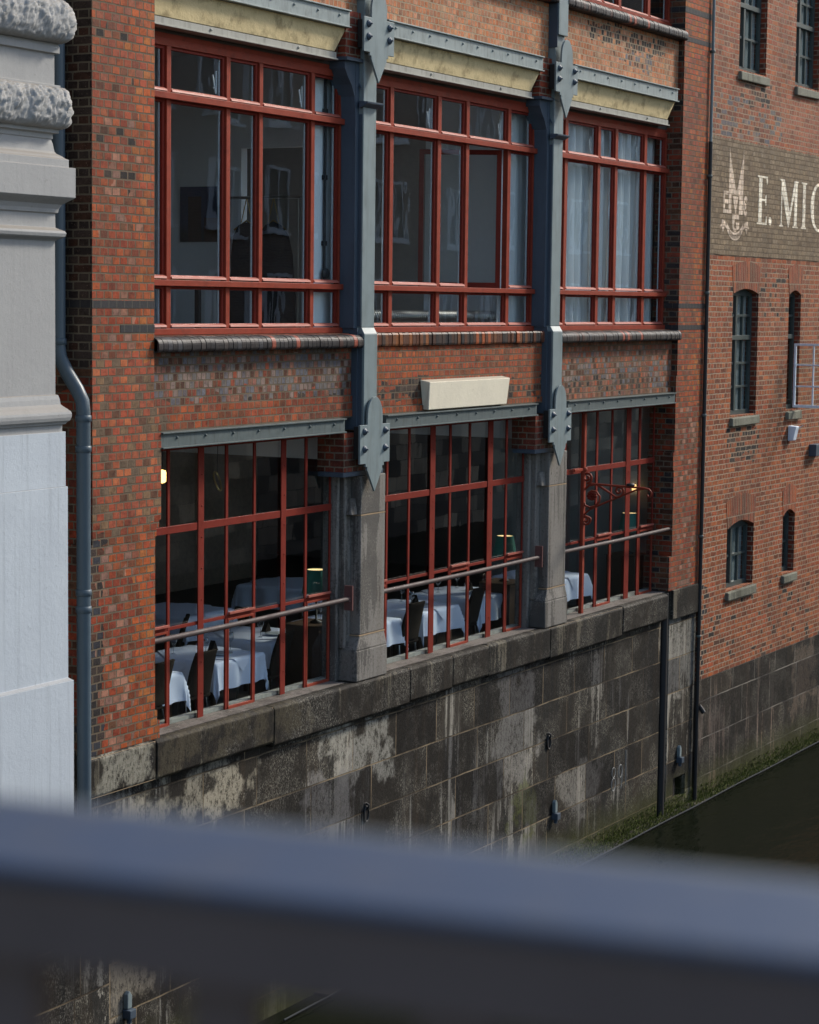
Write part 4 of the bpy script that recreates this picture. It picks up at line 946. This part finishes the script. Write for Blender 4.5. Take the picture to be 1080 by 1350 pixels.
for (x0, x1, z0, z1, rise) in wins:
    n = 10
    # relieving arch of upright bricks, slightly proud
    m = MB(); H = .42
    for q in range(n):
        f0, f1 = q/n, (q+1)/n; e = .06; xa, xb = x0-.0+(x1-x0)*f0, x0+(x1-x0)*f1; za, zb = z1+rise*math.sin(PI*f0), z1+rise*math.sin(PI*f1)
        xa2, xb2 = x0-e+(x1-x0+2*e)*f0, x0-e+(x1-x0+2*e)*f1
        m.hexa([(xa, -.006, za), (xb, -.006, zb), (xb, .02, zb), (xa, .02, za), (xa2, -.006, za+H), (xb2, -.006, zb+H), (xb2, .02, zb+H), (xa2, .02, za+H)])
    m.build('arch', M['arch'], W)
    m = MB(); m.box(x1-.003, x1+.001, .006, .104, z0, z1); m.build('reveal', M['ware_return'], W)
    # sill
    m = MB(); d_ = random.uniform(-.01, .01); m.hexa([(x0-.02, -.06, z0-.165+d_), (x1+.05, -.06, z0-.155-d_), (x1+.05, .3, z0-.15), (x0-.02, .3, z0-.15), (x0-.01, -.055, z0-.035), (x1+.05, -.055, z0-.03+d_), (x1+.03, .3, z0-.002), (x0-.02, .3, z0-.002)])
    m.build('sill', M['sill'], W, .014)
    # frame: outer, mullion, glazing bars
    f = MB(); ya, yb = .105, .165; w = .05
    zt = z1+rise
    f.box(x0, x0+w, ya, yb, z0, zt); f.box(x1-w, x1, ya, yb, z0, zt); f.box(x0+w, x1-w, ya, yb, z0, z0+w+.02); f.box(x0+w, x1-w, ya, yb, z1-.03, zt)
    tall = z1-z0 > 1.2; tz = z0+(z1-z0)*.62 if z1 < 2 else z0+.95
    wide = x1-x0 > .8
    if tall: f.box(x0+w, x1-w, ya-.02, yb, tz, tz+.07)
    cell = []
    mxs = [x0+w, x1-w]
    if wide: mx = x0+(x1-x0)*.38; f.box(mx-.035, mx+.035, ya-.01, yb, z0+.07, z1-.03); mxs = [x0+w, mx-.035, mx+.035, x1-w]
    zr = [(z0+.07, tz), (tz+.07, z1-.03)] if tall else [(z0+.07, z1-.03)]
    opened = (abs(x0-18.64) < .01 and -2 < z0 < 0)
    g_ = MB()
    for k in range(0, len(mxs), 2):
        a, b = mxs[k], mxs[k+1]
        vs_ = [] if (b-a) < .42 else [(a+b)/2]
        for ri, (l, h) in enumerate(zr):
            if opened and ri == 0: continue
            for v in vs_: f.box(v-.018, v+.018, ya+.01, yb-.005, l, h)
            nh = max(1, round((h-l)/.36))
            for q in range(1, nh): zq = l+(h-l)*q/nh; f.box(a, b, ya+.012, yb-.006, zq-.018, zq+.018)
            g_.box(a, b, .142, .146, l, h)
    win = f.build('window', M['green'], W, .003)
    g_.build('pane', M['glass'], win)
    c = MB(); c.box(x0+.03, x1-.03, .19, .20, z0, zt); 
    if not opened: c.build('blind', M['pane_sky'] if 'pane_sky' in M else M['roomd'], win)  # sheet behind the glass, its colour imitates reflected sky
# casement standing open to the canal
r = thing('open_casement', 'pale framed window casement standing open beyond the painted warehouse wall', 'window', (18.98, -.05, -1.64))
m = MB(); xx = 18.98; L_, H_ = -1.63, -.585; ya, yb = -.66, -.0; w = .035
m.box(xx-.02, xx+.02, yb-w, yb, L_, H_); m.box(xx-.02, xx+.02, ya, ya+w, L_, H_); m.box(xx-.02, xx+.02, ya+w, yb-w, L_, L_+w+.01); m.box(xx-.02, xx+.02, ya+w, yb-w, H_-w, H_)
m.box(xx-.013, xx+.013, (ya+yb)/2-.012, (ya+yb)/2+.012, L_+w, H_-w)
for q in (1, 2): z = L_+(H_-L_)*q/3; m.box(xx-.012, xx+.012, ya+w, yb-w, z-.012, z+.012)
m.build('frame', M['whitef'], r, .003)
m = MB(); m.box(xx-.003, xx+.001, ya+w, yb-w, L_+w, H_-w); m.build('pane', M['glass'], r)
m = MB(); m.tube([(xx, -.02, -1.5), (xx-.25, .25, -1.5)], .006, 6); m.build('stay', M['black'], r)
# small lamp on the wall
r = thing('floodlight', 'small grey wedge shaped lamp on the brick wall under a window sill', 'lamp', (18.83, 0, -2.15))
m = MB(); m.prism([(-.01, -2.17), (-.10, -2.16), (-.15, -1.93), (-.01, -1.92)], 'x', 18.74, 18.90); m.build('housing', M['whitef'], r, .01)
m = MB(); m.prism([(-.0, -2.0), (-.10, -1.97), (-.20, -1.91), (-.18, -1.93), (0, -2.04)], 'x', 18.93, 19.0); m.build('arm', M['whitef'], r, .004)
m = MB(); m.box(19.85, 20.25, -.13, -.0, -2.48, -2.28); tag(m.build('shadow_box', M['steelblue'], None, .01, loc=(20, 0, -2.4)), 'dark box standing for a shadow on the warehouse wall at the right edge', 'bracket')  # box added in place of a dark upright shadow

# painted name on the warehouse
S = thing('painted_sign', 'faded brown painted wall sign with E. MIC lettering and a cream emblem', 'sign', (17.5, 0, .78))
m = MB(); nseg = 60; x0, x1, z0, z1 = 14.95, 22.5, .775, 2.505; top = []; bot = []
for k in range(nseg+1):
    x = x0+(x1-x0)*k/nseg; top.append((x, z1+random.uniform(-.012, .012))); bot.append((x, z0+random.uniform(-.008, .008)))
m.prism(bot+top[::-1], 'y', -.010, .001); m.build('background', M['paintbrick'], S)
def poly(plist, name, mat=None, y=-.014):
    m = MB()
    for p in plist:
        ar = sum(p[i][0]*p[(i+1) % len(p)][1]-p[(i+1) % len(p)][0]*p[i][1] for i in range(len(p)))
        m.prism(p if ar > 0 else p[::-1], 'y', y, -.009)
    return m.build(name, mat or M['cream_paint'], S)
zb, zt = 1.283, 2.03; H = zt-zb
# E
x = 17.03
poly([[(x-.03, zb), (x+.42, zb), (x+.42, zb+.13), (x+.385, zb+.13), (x+.36, zb+.035), (x+.175, zb+.03), (x+.175, zt-.03), (x+.36, zt-.035), (x+.385, zt-.12), (x+.42, zt-.12), (x+.42, zt), (x-.03, zt), (x-.03, zt-.018), (x+.035, zt-.035), (x+.035, zb+.035), (x-.03, zb+.018)],
      [(x+.175, zb+.365), (x+.32, zb+.365), (x+.345, zb+.30), (x+.375, zb+.30), (x+.375, zb+.46), (x+.345, zb+.46), (x+.32, zb+.395), (x+.175, zb+.395)]], 'letter')
poly([[(17.60+.065*math.cos(a), zb+.065+.065*math.sin(a)) for a in [2*PI*k/14 for k in range(14)]]], 'letter')
# M
x = 18.04
poly([[(x, zb), (x+.17, zb), (x+.17, zb+.018), (x+.105, zb+.04), (x+.105, zt-.22), (x+.415, zb-.0), (x+.44, zb-.0), (x+.70, zt-.20), (x+.70, zb+.035), (x+.635, zb+.018), (x+.635, zb), (x+.88, zb), (x+.88, zb+.018), (x+.83, zb+.035), (x+.83, zt-.035), (x+.88, zt-.018), (x+.88, zt), (x+.69, zt), (x+.48, zb+.24), (x+.20, zt), (x+.0, zt), (x+.0, zt-.018), (x+.065, zt-.04), (x+.065, zb+.04), (x, zb+.018)]], 'letter')
x = 19.09
poly([[(x, zb), (x+.26, zb), (x+.26, zb+.018), (x+.195, zb+.04), (x+.195, zt-.04), (x+.26, zt-.018), (x+.26, zt), (x, zt), (x, zt-.018), (x+.06, zt-.04), (x+.06, zb+.04), (x, zb+.018)]], 'letter')
# C
x = 19.55; cxx, czz = x+.44, (zb+zt)/2
q1 = []
for k in range(25):
    a = R(48)+k*R(264)/24; q1.append((a, cxx+.44*math.cos(a), czz+.40*math.sin(a), cxx+.03+(.30+.10*abs(math.sin(a))**2)*math.cos(a), czz+.355*math.sin(a)))
m = MB()
for A, B in zip(q1[:-1], q1[1:]): m.prism([(A[1], A[2]), (B[1], B[2]), (B[3], B[4]), (A[3], A[4])], 'y', -.014, -.009)
m.prism([(cxx+.26, czz+.40), (cxx+.30, czz+.40), (cxx+.30, czz+.20), (cxx+.27, czz+.20)], 'y', -.014, -.009)
m.build('letter', M['cream_paint'], S)
# emblem: two tall points over an E M C block, a hook and a ribbon
E_ = [[(15.755, 2.38), (15.78, 2.32), (16.04, 1.80), (16.09, 1.80), (16.34, 2.31), (16.365, 2.37), (16.37, 1.68), (15.755, 1.68)]]
E_ = [[(15.757, 1.68), (15.757, 2.38), (15.80, 2.25), (16.02, 1.80), (16.07, 1.74), (16.07, 1.68)], [(16.07, 1.68), (16.07, 1.74), (16.13, 1.80), (16.33, 2.25), (16.367, 2.375), (16.367, 1.68)]]
E_ += [[(15.757, 1.40), (15.87, 1.40), (15.87, 1.68), (15.757, 1.68)], [(16.20, 1.395), (16.36, 1.395), (16.36, 1.68), (16.20, 1.68)], [(15.93, 1.66), (16.16, 1.66), (16.06, 1.40), (16.04, 1.40)]]
E_ += [[(15.535, 1.395), (15.60, 1.395), (15.60, 1.725), (15.535, 1.725)], [(15.60, 1.395), (15.735, 1.395), (15.735, 1.45), (15.60, 1.45)], [(15.60, 1.53), (15.735, 1.53), (15.735, 1.60), (15.60, 1.60)], [(15.60, 1.67), (15.735, 1.67), (15.735, 1.725), (15.60, 1.725)]]
cc = (16.48, 1.53); N = 22
for k in range(N):
    a, b = R(40)+k*R(280)/N, R(40)+(k+1)*R(280)/N
    E_.append([(cc[0]+.10*math.cos(a), cc[1]+.155*math.sin(a)), (cc[0]+.10*math.cos(b), cc[1]+.155*math.sin(b)), (cc[0]+.045*math.cos(b), cc[1]+.085*math.sin(b)), (cc[0]+.045*math.cos(a), cc[1]+.085*math.sin(a))])
E_ += [[(cc[0]+.03*math.cos(a), cc[1]+.05*math.sin(a)) for a in [2*PI*k/10 for k in range(10)]]]
E_ += [[(15.92, 1.395), (16.21, 1.395), (16.21, 1.32), (15.92, 1.32)], [(15.92, 1.32), (16.03, 1.32), (16.0, 1.20), (15.93, 1.22)], [(15.93, 1.22), (16.0, 1.20), (16.05, 1.17), (16.04, 1.115), (15.96, 1.16)], [(16.05, 1.17), (16.13, 1.20), (16.12, 1.15), (16.04, 1.115)], [(16.09, 1.20), (16.22, 1.24), (16.21, 1.18), (16.12, 1.15)], [(16.08, 1.27), (16.22, 1.27), (16.22, 1.23), (16.08, 1.20)]]
poly(E_, 'emblem', M['pink_paint'])
# ribbon
m = MB(); N = 16; rb = []
for k in range(N+1):
    f = -1+2*k/N; x = 16.045+.36*f; zc = 1.055+.17*abs(f)**2.2; nz_ = .06*(1-.15*abs(f)); rb.append((x, zc, nz_))
for a, b in zip(rb[:-1], rb[1:]): m.prism([(a[0], a[1]-a[2]), (b[0], b[1]-b[2]), (b[0], b[1]+b[2]), (a[0], a[1]+a[2])], 'y', -.014, -.009)
for sx in (-1, 1):
    x = 16.045+sx*.36
    for p in ([(x-.02*sx, 1.16), (x+.09*sx, 1.21), (x+.12*sx, 1.29), (x+.06*sx, 1.27)], [(x+.09*sx, 1.21), (x+.26*sx, 1.19), (x+.20*sx, 1.25), (x+.20*sx, 1.30), (x+.12*sx, 1.29)], [(x+.08*sx, 1.19), (x+.20*sx, 1.19), (x+.14*sx, 1.11)]):
        m.prism(p if sx > 0 else p[::-1], 'y', -.014, -.009)
m.build('ribbon', M['pink_paint'], S)
m = MB()
for k in range(-5, 6):
    x = 16.045+k*.048; z = 1.055+.17*abs(k*.048/.36)**2.2; m.box(x-.006, x+.006, -.017, -.0135, z-.032, z+.032)
    if k % 3 == 0: m.box(x+.006, x+.03, -.017, -.0135, z+.022, z+.032)
m.build('ribbon_letters', M['paintbrick'], S)

# ------------------------------------------------------------------ grey plastered building on the left
G = thing('stone_building', 'pale grey rendered building edge with rough stone bands at the far left', 'building', (-3, 2, -4.5))
CX, CY, WX = -.92, -.3, -9.0
def moulding(prof, name, mat, bev=0):
    """prof: (z, offset) bottom to top, wrapped round the corner; closed by caps"""
    m = MB(); vs = []
    for z, o in prof: vs += [(WX, CY-o, z), (CX+o, CY-o, z), (CX+o, 3.0, z), (WX, 3.0, z)]
    n = len(prof); fs = [(i*4+k, i*4+(k+1) % 4, (i+1)*4+(k+1) % 4, (i+1)*4+k) for i in range(n-1) for k in range(4)]+[(3, 2, 1, 0), tuple((n-1)*4+k for k in range(4))]
    m.add(vs, fs); return m.build(name, mat, G, bev)
moulding([(-5.35, .108), (-3.262, .108)], 'base', M['greybase'], .006)
moulding([(-3.262, .10), (-3.241, .074), (-1.592, .074)], 'wall', M['greybase'], .004)
moulding([(-1.592, .061), (-1.125, .061), (-1.122, .045)], 'wall', M['greybase'], .003)
moulding([(-1.122, .04), (-1.119, .04), (-1.067, .04), (-1.060, .062), (-1.048, .067), (-1.03, .088), (-1.003, .097), (-.975, .099), (-.955, .094), (-.93, .07), (-.912, .049), (-.893, .031), (-.85, .026), (-.816, .017), (-.809, 0.002)], 'base_moulding', M['grey'])
moulding([(-.809, 0), (.481, 0)], 'wall', M['grey'])
moulding([(.481, .0), (.494, .015), (.51, .05), (.52, .062), (.547, .07), (.566, .061), (.58, .03), (.595, .004), (.71, .002), (.717, .02), (.75, .025), (.787, .043), (.81, .075), (.827, .10), (.847, .124), (1.094, .125), (1.099, .084), (1.162, .084), (1.173, .062), (1.19, .045), (1.21, .012), (1.228, -.001), (1.289, -.01), (1.327, -.02), (1.334, -.01), (1.372, -.01), (1.38, .026), (1.411, .026), (1.43, .01)], 'cornice', M['grey'], .003)
moulding([(1.43, .0), (1.70, .0), (1.745, .036), (1.776, .036), (1.781, .0), (2.031, 0), (2.039, .032), (2.089, .032), (2.16, .0), (2.45, .0), (2.5, .03), (2.53, .03), (2.54, 0), (8.4, 0)], 'upper_wall', M['grey'], .003)
def rough_band(zc, hz, o):
    """band of hand-hewn stone: half-round roll, lumps run up and down"""
    m = MB(); path = []
    x = WX
    while x < -3.2: path.append((x, 0, 0, 1)); x += .25
    while x < CX: path.append((x, 0, 0, 1)); x += .0165
    for k in range(10): path.append((CX, 0, k*PI/18, 2))
    y = 0
    while y < .9: path.append((CX, y, PI/2, 3)); y += .02
    NS = 30; vs = []
    for (x, yy, a, kind) in path:
        nx, ny = (0, -1) if kind == 1 else ((math.sin(a), -math.cos(a)) if kind == 2 else (1, 0))
        bx, by = (x, CY) if kind == 1 else ((CX, CY) if kind == 2 else (CX, CY+yy))
        s_ = x if kind == 1 else CX+.12*a+yy
        for j in range(NS+1):
            th = -PI/2+PI*j/NS
            rr = o*max(0, math.cos(th))**.55; z = zc+hz*math.sin(th)
            w_ = .25*noise.noise(Vector((s_*9, z*7, 5))); p = Vector((s_*27+w_*3, z*10+w_*4, zc*3)); c1 = noise.voronoi(p)[0]; lump = min(1, (c1[1]-c1[0])*1.6)
            big = noise.noise(Vector((s_*8, z*3, 7))); f2 = noise.fractal(Vector((s_*48, z*30, 2)), 1, 2, 5); f3 = noise.noise(Vector((s_*130, z*110, 1)))
            dsp = (.030*lump+.022*big-.02+.019*f2+.006*f3)*(math.cos(th)**.5 if math.cos(th) > 0 else 0)
            rr += dsp; vs.append((bx+nx*rr, by+ny*rr, z+.006*f2))
    n = NS+1
    m.add(vs, [(i*n+j, (i+1)*n+j, (i+1)*n+j+1, i*n+j+1) for i in range(len(path)-1) for j in range(NS)], True)
    m.build('rough_stone_band', M['rock'], G)
rough_band(1.585, .175, .150); rough_band(2.30, .18, .175); rough_band(3.05, .17, .125)
m = MB(); m.box(WX, -.13, -.28, 3, -9, -5.352); m.build('granite_foot', M['granite'], G, .01)
m = MB(); m.box(WX, CX-.05, 3.0, 9, -5.3, 8.4); m.box(WX, CX+.1, CY, 9, 8.4, 8.6); m.build('body', M['grey'], G)

# ------------------------------------------------------------------ water, ground, bridge
t = NT('canal_water'); t.pos()
w1 = t.noise(1.4, 3, .5, stretch=(1, 2.2, 1)); w2 = t.noise(6, 2, .5, stretch=(1, 2.5, 1))
nb_ = t.bump(t.math('ADD', w1, t.math('MULTIPLY', w2, .3)), .05, .6)
df = t.n('ShaderNodeBsdfDiffuse'); df.inputs[0].default_value = (.008, .010, .006, 1); gl_ = t.n('ShaderNodeBsdfGlossy'); gl_.inputs['Color'].default_value = (.27, .265, .255, 1); gl_.inputs['Roughness'].default_value = .07; t.l(nb_, gl_.inputs['Normal'])
fr_ = t.n('ShaderNodeFresnel'); fr_.inputs['IOR'].default_value = 1.33; t.l(nb_, fr_.inputs['Normal']); mx_ = t.n('ShaderNodeMixShader'); t.l(fr_.outputs[0], mx_.inputs[0]); t.l(df.outputs[0], mx_.inputs[1]); t.l(gl_.outputs[0], mx_.inputs[2]); t.l(mx_.outputs[0], t.out.inputs[0]); M['water'] = t.m
m = MB(); m.add([(-60, -30, -7.42), (120, -30, -7.42), (120, .6, -7.42), (-60, .6, -7.42)], [(0, 1, 2, 3)]); o = m.build('water', M['water']); tag(o, 'dark still canal water', kind='structure')
m = MB(); m.box(-400, 400, -400, 400, -9.4, -9.0); tag(m.build('ground', M['concrete']), 'canal bed and surrounding ground', kind='structure')
m = MB(); m.box(-60, 120, .6, 9, -9, -5.5); m.box(-400, 400, 9.8, 400, -9, -2.0); m.box(-60, 120, -70, -22, -9, -2.6); tag(m.build('street_ground', M['concrete']), 'street level ground on both banks', kind='structure')
ex, ey = -16.045, -12.0
m = MB(); dv = Vector((-.135, 1, 0)).normalized(); nv = Vector((dv.y, -dv.x, 0))   # along the rail / across it, away from the viewer
p0 = Vector((ex+.790, ey+.43, 0))
def slab(m, u0, u1, w0, w1, z0, z1):
    P = lambda u, w, z: tuple(p0+dv*u+nv*w+Vector((0, 0, z)))
    m.hexa([P(u0, w0, z0), P(u1, w0, z0), P(u1, w1, z0), P(u0, w1, z0), P(u0, w0, z1), P(u1, w0, z1), P(u1, w1, z1), P(u0, w1, z1)])
RL = thing('bridge_railing', 'blurred blue grey bridge railing crossing the very foreground', 'railing', tuple(p0+Vector((0, 0, -1.6))))
m = MB(); slab(m, -4, 9, 0, .114, -.257, -.25); m.build('handrail', M['bridge'], RL, .003, 2)
m = MB(); slab(m, -4, 9, .1142, .120, -.257, -.2505); m.build('blur_edge', M['paleblur'], RL)  # strip added to imitate the bright blur of stone beyond the rail
m = MB(); slab(m, -4, 9, .006, .104, -.297, -.2575); m.build('rail_web', M['bridged'], RL, .003)
for k in range(-30, 72):
    u = .10+k*.11
    if not -3.9 < u < 8.9: continue
    m = MB(); slab(m, u-.0155, u+.0155, .03, .042, -1.45, -.2975); m.build('baluster', M['bridged'], RL)
m = MB(); slab(m, -4, 9, .01, .08, -1.50, -1.4505); m.build('bottom_rail', M['bridged'], RL)
m = MB(); slab(m, -7, 11.4, -6, .25, -2.2, -1.6); tag(m.build('bridge_deck', M['concrete']), 'bridge deck under the viewer', kind='structure')
m = MB(); slab(m, -7, 11.4, -6, .15, -9.0, -8.8)

# opposite bank, seen only in the glass
OB = thing('canal_building', 'long brown brick building with white windows on the opposite canal bank', 'building', (35, -26, -2.6))
m = MB(); m.box(24, 48, -34, -22, -8.9, 10.6); m.box(48, 110, -34, -22, -8.9, 17); m.build('wall', M['opp'], OB)
Q3 = thing('quay_wall', 'pale stone quay wall on the opposite bank, mirrored in the restaurant glass', 'wall', (40, -21.9, -7.6))
m = MB(); m.box(-6, 110, -21.999, -21.7, -9, -2.2); m.build('wall_face', M['oppquay'], Q3)
for ix in range(24):
    for iz in range(4):
        x = 25+ix*3.3+(ix % 3)*.2; z = -1.2+iz*3.1
        m = MB(); w = .09; W_, H_ = 1.25, 1.9; y0, y1 = -22.0, -21.93
        m.box(x, x+w, y0, y1, z, z+H_); m.box(x+W_-w, x+W_, y0, y1, z, z+H_); m.box(x+w, x+W_-w, y0, y1, z, z+w); m.box(x+w, x+W_-w, y0, y1, z+H_-w, z+H_); m.box(x+W_/2-.04, x+W_/2+.04, y0, y1, z+w, z+H_-w); m.box(x-.1, x+W_+.1, y0, y1+.06, z-.09, z)
        f = m.build('window', M['white_win'], OB)
        m = MB(); m.box(x+w, x+W_/2-.04, y0, y0+.02, z+w, z+H_-w); m.box(x+W_/2+.04, x+W_-w, y0, y0+.02, z+w, z+H_-w); m.build('pane', M['black'], f)
        if (ix*7+iz*3) % 4 < 2:
            m = MB(); m.box(x+w, x+w+.28, y0+.021, y0+.03, z+w, z+H_-w); m.build('curtain', M['beamw'], f)

# ------------------------------------------------------------------ light, sky, camera
w = bpy.data.worlds.new('World'); sc.world = w; w.use_nodes = True; nt = w.node_tree; nt.nodes.clear()
SUN_EL, SUN_AZ = R(36), R(117)      # azimuth from +Y towards +X
sk = nt.nodes.new('ShaderNodeTexSky'); sk.sky_type = 'NISHITA'; sk.sun_disc = False; sk.sun_elevation = SUN_EL; sk.sun_rotation = SUN_AZ; sk.dust_density = 1.5; sk.air_density = 1.0
bg = nt.nodes.new('ShaderNodeBackground'); bg.inputs[1].default_value = .15; ou = nt.nodes.new('ShaderNodeOutputWorld')
nt.links.new(sk.outputs[0], bg.inputs[0]); nt.links.new(bg.outputs[0], ou.inputs[0])
L = bpy.data.lights.new('sun', 'SUN'); L.energy = 3.0; L.angle = R(9); L.color = (1, .93, .82)
lo = bpy.data.objects.new('sun', L); C.objects.link(lo); lo.location = (20, -20, 20)
sd = Vector((math.sin(SUN_AZ)*math.cos(SUN_EL), math.cos(SUN_AZ)*math.cos(SUN_EL), math.sin(SUN_EL)))
lo.rotation_euler = sd.to_track_quat('Z', 'Y').to_euler()

cd = bpy.data.cameras.new('camera'); co = bpy.data.objects.new('camera', cd); C.objects.link(co); sc.camera = co
Rv = Vector((0.48043053, -0.87694944, 0.01209063)); Uv = Vector((0.07626916, 0.05550918, 0.99554093)); Fv = Vector((0.87371021, 0.47736611, -0.09355251))
from mathutils import Matrix
mt = Matrix(((Rv.x, Uv.x, -Fv.x, ex), (Rv.y, Uv.y, -Fv.y, ey), (Rv.z, Uv.z, -Fv.z, 0), (0, 0, 0, 1)))
co.matrix_world = mt
cd.sensor_fit = 'VERTICAL'; cd.sensor_height = 36; cd.lens = 36*2933.84/1350; cd.clip_start = .05; cd.clip_end = 2000
cd.dof.use_dof = True; cd.dof.focus_distance = 24; cd.dof.aperture_fstop = 4.6
sc.view_settings.view_transform = 'Standard'; sc.view_settings.look = 'None'; sc.view_settings.exposure = .65; sc.view_settings.gamma = 1
sc.render.engine = 'CYCLES'
